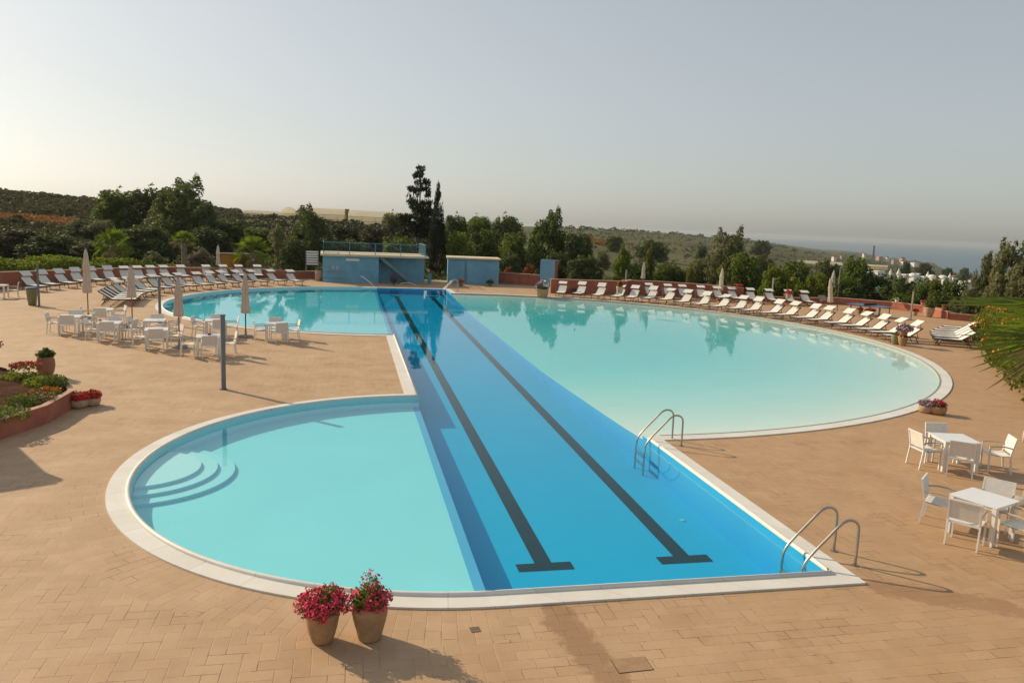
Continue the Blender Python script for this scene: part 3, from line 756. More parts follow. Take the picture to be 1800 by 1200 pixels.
for i, px in enumerate([1170, 1199, 1228, 1259, 1290, 1319, 1352, 1386, 1417, 1447]):
    py = 522 + (px - 1155) * (536 - 522) / 277; g = G(px, py)
    put(t, g[0], g[1], math.atan2(20 - g[1], g[0] * .82 - g[0]) - math.pi / 2, 'grey deck chair with red frame, back row, %s from the blue shower tower' % ORD[i], 'deck chair', 'red framed deck chairs')
for i, p in enumerate([(1646, 606), (1643, 601.2), (1641, 597.3), (1640.5, 593.5), (1646, 590), (1654, 587), (1662, 584)]):
    x, y = G(*p); lounge(LN, (x, y), (x - 4, y + 2.1 + rnd.uniform(-.15, .15)), 'bare white lounger parked by the orange-flowered hedge, %s from the flower bowls' % ORD[i], 'bare loungers parked by the hedge', .02)

# ------------------------------------------------------------------ parasols, posts, ladders
def make_parasol(name, cloth, pole, base=True, H=2.75, zb=1.08):
    t = empty(name)
    if base:
        MB().lathe([(.30, 0), (.31, .03), (.29, .075), (.06, .09), (.045, .28)], 20).build('base', CONC, t, True)
    MB().tube([(0, 0, .05), (0, 0, H - .06)], .026, 10).build('pole', pole, t)
    s = MB(); prof = []
    for f, r in ((0, .14), (.02, .185), (.10, .18), (.22, .155), (.36, .145), (.47, .135), (.52, .118), (.56, .15), (.63, .15), (.68, .115), (.78, .10), (.9, .075), (.97, .045), (1, .025)):
        prof.append((r, zb + (H - zb) * f))
    s.lathe(prof, 48, (0, 0, 0), .17, 8)
    s.build('canopy', cloth, t, True)
    MB().lathe([(.145, 0), (.152, .012), (.152, .04), (.145, .05)], 24, (0, 0, zb + (H - zb) * .515)).build('tie_strap', cloth, t)
    MB().lathe([(.02, 0), (.035, .03), (.02, .06), (.005, .08)], 10, (0, 0, H - .01)).build('finial', pole, t, True)
    return t
def parasol(px, py, top, cloth, pole, label, lean=(0, 0), zb=None, z0=0, base=True):
    x, y = G(px, py, z0); H = ztop(x, y, top) - z0
    o = make_parasol('closed_parasol', cloth, pole, base, H, zb if zb else H * .37); o.location = (x, y, z0); o.rotation_euler = (lean[0], lean[1], rnd.uniform(0, 3))
    return tag(o, label, 'parasol', 'closed parasols round the pools')
parasol(155.5, 560, 438, CLOTH, REDWOOD, 'closed beige parasol on a red pole between the tables closest to the jar planter', zb=1.25)
parasol(233, 575, 467, CLOTH, REDWOOD, 'closed beige parasol on a red pole in front of the bare loungers', zb=1.35)
parasol(315.5, 611, 489, CLOTH, REDWOOD, 'closed pinkish beige parasol on a red pole by the table under the blue-grey post', zb=1.25)
parasol(432, 592, 479, CLOTH, DARKMETAL, 'closed beige parasol on a dark pole with a round base at the pool rim', zb=1.05)
parasol(384, 484, 431, PALECLOTH, REDWOOD, 'small closed parasol behind the loungers beside the ochre panel', zb=.85)
parasol(1265.5, 527, 471, PALECLOTH, PALEPOST, 'closed cream parasol among the back row loungers before the bushy tree', zb=.75)
parasol(1460, 543, 489, PALECLOTH, REDWOOD, 'leaning closed cream parasol past the last back row lounger', (R(-4), R(5)), .5)
gx, gy = azdir(1137)
def far_parasol(px, dist, top, bot, label):
    d = azdir(px); x, y = d[0] * dist, d[1] * dist; z0 = terr(x, y); H = ztop(x, y, top) - z0; zb = ztop(x, y, bot) - z0
    o = make_parasol('closed_parasol', PALECLOTH, PALEPOST, True, H, zb); o.location = (x, y, z0); tag(o, label, 'parasol', 'closed parasols round the pools')
far_parasol(1136, 68.5, 461, 490, 'closed cream parasol rising behind the terracotta wall end')
far_parasol(1472, 71.5, 476, 506, 'closed pinkish parasol behind the leaning one, beyond the low wall')
parasol(1800.5, 884, 628, CLOTH, WHITE, 'closed beige parasol with a white pole cut by the picture edge beside tables', zb=1.3)

def make_post(label, px, py, h, w_=.11, m=None, round_=False):
    x, y = G(px, py); t = empty('grey_post', (x, y, 0), .35, label, 'post', 'slim posts around the deck')
    s = MB()
    if round_: s.tube([(0, 0, .012), (0, 0, h)], w_ / 2, 14)
    else: s.box((0, 0, h / 2 + .006), (w_, w_, h - .012))
    s.build('shaft', m or GREYPOST, t)
    MB().box((0, 0, h + .014), (w_ + .03, w_ + .03, .028)).build('cap', m or GREYPOST, t)
    MB().box((0, 0, .006), (w_ + .09, w_ + .09, .012)).build('foot_plate', DARKMETAL, t)
    return t
make_post('tall dark square post standing alone at the small pool', 393, 684, 2.28, .125)
make_post('dark post beside the green bin', 69, 538.5, 2.2)
make_post('blue-grey post on the parasol-side pool rim amid the tables', 281.5, 568, 2.2, .115)
make_post('grey post behind the fourth pale pool lounger from the shower tower', 1099, 515.5, 1.95, .12)
make_post('slim grey post among the back row of loungers by the dark bushes', 1356, 530.5, 1.95, .1, PALEPOST)
make_post('slim pale post standing beyond the blue table tennis table', 1600, 563, 1.95, .095, PALEPOST)
d = azdir(1483); z0 = -1.0
x, y = d[0] * 70, d[1] * 70
o = make_post('tall thin pale pole behind the low wall end', 1484, 530, ztop(x, y, 470) - z0, .09, PALEPOST, True); o.location = (x, y, z0)

def make_ladder(name):
    t = empty(name)
    prof = [(-.42, -.75), (-.42, -.08), (-.39, .06), (-.30, .20), (.05, .56), (.16, .68), (.26, .765), (.37, .80), (.48, .775), (.545, .70), (.56, .60), (.56, 0)]
    # smooth the profile
    P2 = prof
    for _ in range(2):
        q = [P2[0]]
        for a, b in zip(P2, P2[1:]): q += [(a[0] * .75 + b[0] * .25, a[1] * .75 + b[1] * .25), (a[0] * .25 + b[0] * .75, a[1] * .25 + b[1] * .75)]
        P2 = q + [P2[-1]]
    for sy in (-1, 1):
        r_ = MB().tube([(x, sy * .29, z) for x, z in P2], .023, 12).build('handrail', STEEL, t, True)
        MB().lathe([(.06, 0), (.06, .012), (.03, .02)], 14, (.56, sy * .29, .002)).build('flange', STEEL, r_)
    for z in (-.28, -.5): MB().box((-.42, 0, z), (.08, .56, .03)).build('rung', STEEL, t)
    return t
lad = make_ladder('pool_ladder')
put(lad, X1 + .13, 10.88, 0, 'chrome ladder at the corner of the lap pool beside the dining table', 'pool ladder', 'chrome pool ladders')
put(lad, X1 + .13, 17.80, 0, 'chrome ladder where the pale round pool meets the lap pool', 'pool ladder', 'chrome pool ladders')
put(lad, X1 + .13, 60.0, 0, 'bright ladder at the far lap pool end before the blue cabin', 'pool ladder', 'chrome pool ladders', 0, 1.15)
x, y = G(656, 503.5); s = MB(); s.tube([(0, 0, 0), (-.15, .25, .25), (-.9, 1.0, .72), (-1.0, 1.1, .70)], .03, 8)
tag(s.build('handrail', WHITE, None, True, (x, y, 0)), 'slanting white handrail at the far edge before the pump house', 'handrail')
x, y = G(716, 501.5); s = MB(); s.tube([(-.6, 0, 0), (-.5, 0, .16), (-.2, 0, .22), (.3, 0, .2), (.75, 0, .02)], .03, 8)
tag(s.build('grab_rail', WHITE, None, True, (x, y, 0)), 'low curved white grab rail beside the dark rounded bin', 'handrail')
x, y = G(692, 501.5); t = empty('floor_bin', (x, y, 0), 0, 'dark rounded bin on a thin stem at the lap pool end', 'bin')
MB().tube([(0, 0, 0), (0, 0, .3)], .05, 8).build('stem', DARKMETAL, t); MB().lathe([(.12, .22), (.27, .34), (.33, .6), (.30, .85), (.16, .98), (.05, 1.0)], 16).build('drum', DARKMETAL, t, True)
# ================================================================== buildings and walls
def frame2(p, q):                                # local frame: x along p->q
    a = math.atan2(q[1] - p[1], q[0] - p[0]); return a, math.hypot(q[0] - p[0], q[1] - p[1])
p = G(567, 495.5); q = (azdir(751)[0] / azdir(751)[1] * (p[1] + .25), p[1] + .25)
a, L = frame2(p, q); HB = ztop(*p, 449)
t = empty('pump_house', (*p, 0), a, 'blue pump house with a railed roof terrace and outside stair at the pool end', 'building')
split = L * .535; D = 5.0; REC = 1.15
s = MB()
s.box((split / 2, D / 2, HB / 2), (split, D, HB)); s.box(((split + L) / 2 + .001, (D + REC) / 2, HB / 2 - .0015), (L - split, D - REC, HB - .003))
s.build('wall', BLUE, t)
MB().box((L / 2, (D - .18) / 2, HB + .085), (L + .36, D + .36 + .18, .17)).build('roof_slab', CREAM, t)
# stair along the recessed front
s = MB(); xa, xb = split + .15, L * .86; n = 13
for i in range(n):
    x = xb - (xb - xa) * (i + .5) / n; h = HB * (i + 1) / n; s.box((x, REC / 2 - .05, h - HB / n / 2), ((xb - xa) / n * 1.02, REC - .1, HB / n * 1.4))
st = s.build('stair', CONC, t)
s = MB(); s.bar((xb + .1, .02, .05), (xa, .02, HB - .05), .10, .24); s.build('stringer', plain('blue_grey_render', (.16, .25, .30), .85, .1), st)
# railing
ra = t
s = MB(); z0, z1 = HB + .17, HB + 1.12
corners = [(.05, D - .2), (.05, .02), (L - .05, .02), (L - .05, D - .2)]
for i in range(3):
    (ax, ay), (bx, by) = corners[i], corners[i + 1]; s.tube([(ax, ay, z1), (bx, by, z1)], .026, 8); s.tube([(ax, ay, z0 + .1), (bx, by, z0 + .1)], .014, 6)
rl = s.build('railing', BLUEDARK, t)
s = MB()
for i in range(3):
    (ax, ay), (bx, by) = corners[i], corners[i + 1]; n = int(math.hypot(bx - ax, by - ay) / .13)
    for k in range(n + 1):
        f = k / n; x, y = ax + (bx - ax) * f, ay + (by - ay) * f; s.box((x, y, (z0 + z1) / 2), (.014, .014, z1 - z0 - .02))
    for k in range(5):
        f = k / 4; x, y = ax + (bx - ax) * f, ay + (by - ay) * f; s.box((x, y, (z0 + z1) / 2), (.05, .05, z1 - z0 + .02))
s.build('balusters', BLUEDARK, rl)
MB().box((split * .53, -.02, HB - .28), (1.1, .03, .2)).build('sign_plate', WHITE, t)
for k in (0, 1): MB().box((.85 + .32 * k, -.015, HB - .95), (.2, .025, .32)).build('meter_cover', plain('pale_blue_plate', (.34, .42, .48)), t)
s = MB(); s.box((.95, -.02, HB - 1.32), (1.9, .02, .025)); s.box((.95, -.02, HB - 1.85), (1.9, .02, .025)); s.build('pipe', BLUEDARK, t)
MB().box((L + .35, .3, .45), (.3, .25, .9)).build('meter_box', BLUEDARK, t)

p, q = G(786.5, 497.5), G(876, 500.5); a, L = frame2(p, q); HC = ztop(*p, 454)
t = empty('cabin', (*p, 0), a, 'small flat roofed blue cabin with a double door beyond the cypress', 'building')
MB().box((L / 2, 1.5, HC / 2), (L, 3, HC)).build('wall', BLUE, t)
MB().box((L / 2, 1.42, HC + .06), (L + .24, 3.4, .12)).build('roof_slab', CREAM, t)
s = MB(); s.box((L * .37, -.012, HC / 2 - .05), (.03, .03, HC - .25)); s.build('door_joint', WOOD, t)
for k in (0, 1): MB().box((L * (.19 + .36 * k) + (.0 if k == 0 else .12), -.008, HC / 2 - .05), (L * (.32 if k == 0 else .5), .02, HC - .3)).build('door', BLUE, t)
p, q = G(948, 503), G(973.5, 504.5); a, L = frame2(p, q); HT = ztop(*p, 456.5)
t = empty('shower_tower', (*p, 0), a, 'slim open-topped blue shower tower with a terracotta side', 'shower')
s = MB(); s.box((L / 2, .06, HT / 2), (L, .12, HT)); s.box((.06, L / 2 + .06, HT / 2 - .002), (.12, L - .12, HT - .004)); s.box((L / 2, L, HT / 2 - .001), (L - .002, .12, HT - .002)); s.build('wall', BLUE, t)
MB().box((L + .03, L / 2 + .03, HT / 2 - .003), (.06, L + .06, HT)).build('side_wall', REDWALL, t)
MB().tube([(L * .5, .12, HT * .8), (L * .5, .35, HT * .84)], .02, 8).build('shower_arm', STEEL, t)

def wall(label, pts, h, th=.25, cap=True, name='garden_wall'):
    t = empty(name, (*pts[0], 0), 0, label, 'wall', 'terracotta garden walls'); o = pts[0]
    pts = [(x - o[0], y - o[1]) for x, y in pts]
    def offs(d):
        out = []
        for i, p in enumerate(pts):
            a = Vector(pts[max(i - 1, 0)]); b = Vector(pts[min(i + 1, len(pts) - 1)]); dd = (b - a).normalized(); out.append((p[0] - dd.y * d, p[1] + dd.x * d))
        return out
    hs = h if isinstance(h, (list, tuple)) else [h] * len(pts)
    def strip(w_, z0, z1s):
        A, B = offs(-w_ / 2), offs(w_ / 2); s = MB(); n = len(pts)
        for i in range(n): s.v += [(*A[i], z0[i]), (*B[i], z0[i]), (*B[i], z1s[i]), (*A[i], z1s[i])]
        for i in range(n - 1):
            for k in range(4): s.f.append((4 * i + k, 4 * i + (k + 1) % 4, 4 * i + 4 + (k + 1) % 4, 4 * i + 4 + k))
        s.f += [(3, 2, 1, 0), tuple(4 * (n - 1) + k for k in range(4))]; s.mi = [0] * len(s.f); return s
    strip(th, [-.4] * len(pts), hs).build('body', REDWALL, t)
    if cap: strip(th + .08, [z + .001 for z in hs], [z + .06 for z in hs]).build('cap', REDCAP, t)
    return t
wall('long terracotta wall behind the back row of loungers under the palms', [(-28, 44), (-22.2, 53.0), (-20.4, 58.6), (-17.9, 64.1), (-14.5, 67.4), (-8.0, 68.7), G(520, 489.5), (-2.4, 69.6)], [1.05, 1.05, .85, .75, .72, .68, .6, .6])
wall('terracotta wall between the blue cabin and the shower tower', [G(876.5, 497.5), G(948, 502.5)], .95)
wall('terracotta wall behind the first four pale pool loungers', [G(967, 515), G(1098, 518.5), G(1106, 515)], 1.1)
wall('long terracotta wall behind the back row of the pale pool', [G(1093, 516.5), G(1160, 519.5), G(1240, 523), G(1306, 527)], [1.12, 1.15, 1.05, .95])
wall('low terracotta wall past the table tennis table', [G(1306, 527.4), G(1400, 531.5), G(1470, 534.5), G(1567, 543), G(1623, 550), G(1668, 561)], [.35, .35, .5, .52, .52, .5])
wall('terracotta wall end beside the parked bare loungers', [G(1668, 561.4), G(1720, 566), G(1800, 560)], .42)
wall('thin terracotta panel wall beside the tall potted shrub', [G(1634, 553), G(1656, 556)], .62, .12, False)
# ochre panel hut
p, q = G(424, 491.5), G(493, 491.5); zz = .25
x, y = azdir(405)[0] * 73, azdir(405)[1] * 73
t = empty('store_hut', (x, y, 0), R(8), 'ochre yellow store hut with a brown side wall behind the loungers', 'hut'); hz = ztop(x, y, 447)
wd = 73 * 31 / F
MB().box((0, .8, hz / 2), (wd, 1.6, hz)).build('wall', OCHRE, t)
MB().box((wd / 2 + .45, .8, hz / 2 - .05), (.9, 1.5, hz - .1)).build('side_wall', plain('brown_render', (.17, .08, .05)), t)
MB().box((.2, .8, hz + .03), (wd + 1.2, 1.8, .06)).build('roof', plain('dark_roof', (.10, .06, .04)), t)
# slatted notice board
x, y = azdir(549)[0] * 69.5, azdir(549)[1] * 69.5; t = empty('notice_board', (x, y, 0), R(2), 'white notice board of six blank slats on two posts', 'sign'); k = 69.5 / F
zt, zb = ztop(x, y, 440.5), ztop(x, y, 466)
for sx in (-1, 1): MB().box((sx * 10 * k, 0, zt / 2), (.07, .07, zt)).build('post', PALEPOST, t)
for i in range(6):
    dz = (zt - zb) / 6; MB().box((0, -.05, zt - dz * (i + .5)), (18.5 * k, .03, dz * .72)).build('slat', WHITE, t)
# table tennis
c = [G(*p_, .76) for p_ in ((1494, 534.5), (1530, 533.5), (1565, 541), (1528, 543))]
c = [G(1497, 532.8, .76), G(1564, 540.5, .76)]
a, L = frame2(*c)
t = empty('tennis_table', ((c[0][0] + c[1][0]) / 2, (c[0][1] + c[1][1]) / 2, 0), a, 'blue table tennis table on thin legs beside the low wall', 'table')
MB().box((0, 0, .745), (2.74, 1.52, .03)).build('tabletop', TTBLUE, t)
MB().box((0, 0, .84), (.02, 1.6, .15)).build('net', DARKMETAL, t)
for sx in (-1.1, -.35, .35, 1.1):
    for sy in (-.6, .6): MB().box((sx, sy, .365), (.04, .04, .73)).build('leg', DARKMETAL, t)
x, y = G(1483, 548); t = empty('trestle', (x, y, 0), a, 'thin dark metal trestle beside the table tennis table', 'trestle')
MB().box((0, 0, .70), (1.3, .12, .04)).build('bar', DARKMETAL, t)
for sx in (-.55, .55): MB().box((sx, 0, .34), (.04, .04, .68)).build('leg', DARKMETAL, t)
# floor details
x, y = G(1111, 1168); t = empty('manhole_cover', (x, y, 0), .03, 'square paved manhole cover in the deck by the picture edge', 'manhole cover')
MB().box((0, 0, .002), (.46, .30, .004)).build('frame', LINE, t); MB().box((0, 0, .004), (.445, .285, .006)).build('lid', plain('paver_lid', (.36, .22, .12), .8, .15, 6, .3), t)
x, y = G(835, 1106); tag(MB().box((0, 0, .003), (.13, .13, .006), .1).build('floor_drain', plain('drain', (.17, .11, .07)), None, False, (x, y, 0)), 'small square floor drain in the pavers beside the flower pots', 'drain')
# unseen roof on posts, added and shaped to throw the shadow on the deck
t = empty('shadow_caster', (0, 0, 0), 0, 'unseen terracotta roof on posts added to throw the shadow beside the planter', 'shadow_caster')
hv = Vector((-math.cos(SUN_AZ), -math.sin(SUN_AZ))) / math.tan(SUN_EL); zp = 2.6
sh = [G(35, 788), G(102, 850), (-8.6, 14.2), (-9.6, 17.2)]
tp = [(x - hv.x * zp, y - hv.y * zp) for x, y in sh]
MB().prism(tp[::-1], zp - .14, zp).build('roof', REDWALL, t)
for x, y in tp: MB().box((x * .98 + tp[0][0] * .005, y, zp / 2 - .07), (.16, .16, zp - .14)).build('post', REDWALL, t)

# ================================================================== foliage
def leaves(seed, n, lobes, size, flat=.25, thr=-.55, shell=.45, squash=.5, up=.25):
    g = np.random.default_rng(seed); lob = np.array(lobes, float)
    wts = (lob[:, 3] * lob[:, 4] * lob[:, 5]) ** .75; li = g.choice(len(lob), n * 2, p=wts / wts.sum()); L_ = lob[li]
    d = g.normal(size=(n * 2, 3)); d /= np.linalg.norm(d, axis=1)[:, None]
    rr = (shell + (1 - shell) * g.random(n * 2)) ** .8 * (.9 + .22 * g.random(n * 2))
    P_ = L_[:, :3] + d * rr[:, None] * L_[:, 3:6]
    ph = g.random(6) * 6.28; sc = 2.6 / max(.3, lob[:, 3:6].mean())
    nse = np.sin(P_[:, 0] * sc + ph[0]) * np.cos(P_[:, 1] * sc * 1.1 + ph[1]) + np.sin(P_[:, 2] * sc * 1.3 + ph[2]) * .8 + .5 * np.sin(P_[:, 0] * sc * 2.3 + P_[:, 2] * sc * 2 + ph[3])
    ok = np.where(nse > thr)[0][:n]; P_, d = P_[ok], d[ok]; n = len(P_)
    nr = d * .7 + g.normal(size=(n, 3)) * .7 + np.array([0, 0, up]); nr /= np.linalg.norm(nr, axis=1)[:, None]
    t1 = np.cross(nr, g.normal(size=(n, 3))); t1 /= np.linalg.norm(t1, axis=1)[:, None]; t2 = np.cross(nr, t1)
    s = size * (.55 + .9 * g.random(n))[:, None]
    V = np.stack([P_ - t1 * s, P_ - t2 * s * squash + nr * s * flat, P_ + t1 * s, P_ + t2 * s * squash + nr * s * flat], 1).reshape(-1, 3)
    Fq = np.arange(4 * n).reshape(n, 4)
    return V, Fq
PROTO = {}
def tree_proto(key, name, lobes, n, size, mat, trunk=None, thr=-.55, seed=1, **kw):
    PROTO[key] = (name, lobes, n, size, mat, trunk, thr, seed, kw)
built = {}
def tree(key, x, y, z, h, w_, label, cat='tree', group=None, mat=None, rz=None, dep=None):
    name, lobes, n, size, m0, trunk, thr, seed, kw = PROTO[key]
    mk = (key, mat or m0)
    if mk not in built:
        t = empty(name)
        if trunk:
            s = MB(); r0, th_, br = trunk
            s.tube([(0, 0, -.15), (.01, 0, th_ * .5), (.0, .015, th_), (.01, .0, th_ + .2)], [r0 * 1.3, r0, r0 * .75, r0 * .3], 8)
            for q in range(br):
                an = 2.4 * q + .3; s.tube([(0, 0, th_ * (.55 + .1 * (q % 3))), (.13 * math.cos(an), .13 * math.sin(an), th_ + .12), (.26 * math.cos(an), .26 * math.sin(an), th_ + .32)], [r0 * .55, r0 * .35, r0 * .1], 6)
            s.build('trunk', BARK, t, True)
        V, Fq = leaves(seed, n, lobes, size, thr=thr, **kw)
        np_obj('crown', V, Fq, LG[mat or m0], t)
        built[mk] = t; o = t
    else: o = copy_tree(built[mk])
    o.location = (x, y, z); o.rotation_euler = (0, 0, rnd.uniform(0, 6.28) if rz is None else rz); o.scale = (w_, dep or w_, h)
    tag(o, label, cat)
    if group: o['group'] = group
    elif 'group' in o: del o['group']
    return o
g_ = random.Random(3)
def blob(k, cz0, cz1, rad, lo, hi, seed, hrad=None):
    r_ = random.Random(seed); out = []
    for i in range(k):
        a = r_.uniform(0, 6.28); f = r_.random() ** .6; z = r_.uniform(cz0, cz1); sh = 1 - .55 * abs((z - (cz0 + cz1) / 2) / max(.01, (cz1 - cz0) / 2)) ** 2
        q = r_.uniform(lo, hi); out.append((rad * f * math.cos(a) * sh, rad * f * math.sin(a) * sh, z, q, q, q * r_.uniform(.6, .9)))
    return out
# unit trees: height about 1, width about 1 (radius .5)
def crown(k, z0, z1, rad, q0, q1, seed, knots=0, top=.0):
    r_ = random.Random(seed); out = [(0, 0, (z0 + z1) / 2, rad * .62, rad * .62, (z1 - z0) * .46)]
    for i in range(k):
        u = i / k; z = z0 + (z1 - z0) * (.08 + .84 * u); e = math.sqrt(max(.05, 1 - ((z - z0) / (z1 - z0) * 1.75 - .72) ** 2)); a = i * 2.4 + r_.uniform(-.4, .4); q = r_.uniform(q0, q1)
        f = rad * e * r_.uniform(.62, 1.0) - q * .4; out.append((f * math.cos(a), f * math.sin(a), z, q, q, q * r_.uniform(.75, 1.05)))
    for i in range(knots):
        a = r_.uniform(0, 6.28); f = rad * r_.uniform(.1, .6); q = r_.uniform(.035, .06); z = z1 + r_.uniform(-.08, .05) - f * .25; out.append((f * math.cos(a), f * math.sin(a), z, q, q, q * 1.5))
    return out
tree_proto('round', 'broadleaf_tree', crown(26, .06, .92, .46, .11, .17, 5, 7), 9500, .024, 'dark', (.028, .35, 5), seed=11, thr=-1.15)
tree_proto('tall', 'broadleaf_tree', crown(24, .05, .74, .46, .12, .18, 8, 5) + [(.20, .05, .78, .12, .12, .10), (.23, .05, .88, .075, .075, .08), (.25, .05, .96, .04, .04, .05), (-.10, .1, .82, .12, .12, .09), (-.16, .1, .9, .05, .05, .06), (.04, 0, .78, .14, .14, .09), (-.28, 0, .76, .07, .07, .07)], 10500, .022, 'dark', (.03, .3, 6), seed=21, thr=-1.1)
tree_proto('open', 'young_tree', crown(10, .42, .95, .40, .09, .15, 9, 4), 2600, .026, 'olive', (.022, .5, 5), thr=-.3, seed=5)
tree_proto('bush', 'bush', crown(20, .02, .86, .47, .13, .2, 12, 8), 6500, .030, 'green', (.02, .2, 4), seed=31, thr=-1.2)
tree_proto('shrub', 'shrub', crown(13, .03, .82, .44, .13, .2, 15, 8), 2400, .045, 'bright', (.02, .2, 3), thr=-.7, seed=41)
tree_proto('upright', 'upright_shrub', [(0, 0, .25, .36, .36, .25), (.05, 0, .5, .38, .38, .25), (-.05, .05, .72, .28, .28, .2), (.05, 0, .9, .13, .13, .12), (.2, .1, .6, .2, .2, .2), (-.2, -.1, .45, .2, .2, .2)], 3000, .040, 'bright', (.03, .2, 3), thr=-.8, seed=51)
tree_proto('cypress', 'cypress_tree', [(0, 0, .1 + .085 * i, .44 * (1 - (i / 10.6) ** 1.8) + .05, .44 * (1 - (i / 10.6) ** 1.8) + .05, .09) for i in range(11)], 8000, .030, 'conifer', (.06, .1, 0), seed=61, squash=.3)
r9 = random.Random(77); pl = []
for i in range(11):
    z = .16 + .078 * i; rad = .50 * (1 - (i / 11.5)) ** .85 + .05
    for k in range(5 if i < 8 else 3):
        an = r9.uniform(0, 6.28); f = r9.uniform(.45, .85); pl.append((rad * f * math.cos(an), rad * f * math.sin(an), z + r9.uniform(-.025, .025), rad * .40, rad * .40, .036))
    pl.append((0, 0, z, rad * .35, rad * .35, .04))
tree_proto('pine', 'conifer_tree', pl, 6500, .030, 'conifer', (.02, .70, 0), thr=-.8, seed=71, squash=.35)

def at(px, dist): d = azdir(px); return d[0] * dist, d[1] * dist
def T(key, px, top, dist, wpx, label, mat=None, cat='tree', group=None, z=None, base=None):
    x, y = at(px, dist); z0 = terr(x, y) if z is None else z
    if math.hypot(x, y) < 90 and inpoly(x, y, deck_poly): z0 = 0
    if base is not None: z0 = ztop(x, y, base)
    h = (ztop(x, y, top) - z0) / .93
    return tree(key, x, y, z0, h, wpx * math.hypot(x, y) / F * 1.02, label, cat, group, mat)
gl = 'trees behind the red wall'
# ---- left and middle tree line
T('round', 30, 402, 84, 120, 'dark scrubby tree below the orange grass bank at the picture edge', 'scrub', group=gl)
T('bush', 95, 410, 80, 110, 'dark bush behind the bright hedge, below the orange grass bank', 'dark', 'bush')
T('round', 160, 385, 92, 105, 'olive grey tree in front of the scrub hill, above the tall parasol', 'olive', group=gl)
T('bush', 150, 420, 78, 90, 'dull olive bush behind the parasol closest to the jar planter', 'olive', 'bush')
T('round', 215, 334, 112, 110, 'broad dark tree rising above the first fan palm', 'green', group=gl)
T('round', 275, 331, 108, 110, 'broad dark tree between the first two fan palms', 'dark', group=gl)
T('tall', 318, 314, 100, 125, 'tallest dark tree of the clump, with a ragged two-pronged top', 'dark', group=gl)
T('round', 352, 352, 96, 70, 'dark tree sloping down beside the ragged tall one', 'dark', group=gl)
T('bush', 250, 395, 84, 120, 'dark bush filling the gap behind the fan palms', 'dark', 'bush')
T('bush', 365, 398, 86, 90, 'dark bush behind the small closed parasol', 'dark', 'bush')
T('round', 400, 388, 100, 80, 'dark green tree beside the third fan palm', 'green', group=gl)
T('bush', 455, 400, 105, 95, 'dark bush behind the third fan palm', 'green', 'bush')
T('shrub', 352, 432, 76.5, 44, 'pale dry feathery shrub at the foot of the second fan palm', 'grey', 'shrub')
T('shrub', 270, 440, 75, 44, 'grey-green spindly shrub between the first two fan palms', 'olive', 'shrub')
T('shrub', 306, 456, 73, 22, 'low pale shrub beside the second palm trunk', 'grey', 'shrub')
T('open', 488, 400, 71, 46, 'slim young tree with a thin trunk beside the last two loungers', 'olive', z=0)
T('tall', 545, 364, 84, 96, 'big dark tree behind the notice board', 'dark', group=gl)
T('bush', 520, 415, 76, 70, 'dark bush behind the notice board, under the big tree', 'dark', 'bush')
T('bush', 605, 396, 100, 80, 'dull green bush over the pump house railing, beside the big dark tree', 'scrub', 'bush')
T('bush', 660, 398, 104, 80, 'brownish bush behind the middle of the pump house railing', 'scrub', 'bush')
T('bush', 620, 420, 84, 90, 'dark undergrowth bush close behind the pump house', 'green', 'bush')
T('bush', 700, 415, 82, 80, 'dark bush close behind the pump house stair', 'green', 'bush')
T('round', 692, 374, 112, 60, 'grey-green tree between the greenhouses and the pine', 'olive', group=gl)
T('pine', 738, 299, 88, 70, 'tall ragged conifer overtopping everything behind the pump house', base=436)
T('cypress', 769, 336, 82, 36, 'slender dark cypress beside the tall ragged conifer', z=0)
T('round', 800, 378, 112, 60, 'dark tree top showing just beside the cypress', 'green', group=gl)
T('round', 842, 380, 118, 70, 'dark rounded tree in the distance above the blue cabin', 'green', group=gl)
T('round', 892, 379, 114, 72, 'dark rounded tree in the distance above the terracotta wall', 'dark', group=gl)
T('bush', 805, 406, 82, 62, 'light green bushy tree beside the cypress, behind the cabin', 'bright', 'tree', gl)
T('bush', 850, 402, 88, 74, 'light green bushy tree straight above the blue cabin', 'green', 'tree', gl)
T('bush', 905, 408, 84, 60, 'mid green bushy tree between the cabin and the shower tower', 'green', 'tree', gl)
T('bush', 900, 445, 79, 50, 'dark bush behind the wall beside the cabin', 'dark', 'bush')
T('tall', 965, 371, 82, 96, 'big green tree with a pronged top behind the shower tower', 'green', group=gl)
T('round', 1018, 410, 80, 76, 'dark rounded tree beside the big pronged tree', 'dark', group=gl)
T('bush', 1030, 448, 72, 76, 'dark green bush behind the wall of the first four loungers', 'dark', 'bush')
T('bush', 985, 440, 74, 60, 'dark glossy bush just past the shower tower', 'dark', 'bush')
T('shrub', 895, 468, 73, 26, 'reddish shrub peeping over the wall beside the cabin', 'red', 'shrub')
T('shrub', 933, 461, 73, 28, 'rust red shrub over the wall beside the shower tower', 'red', 'shrub')
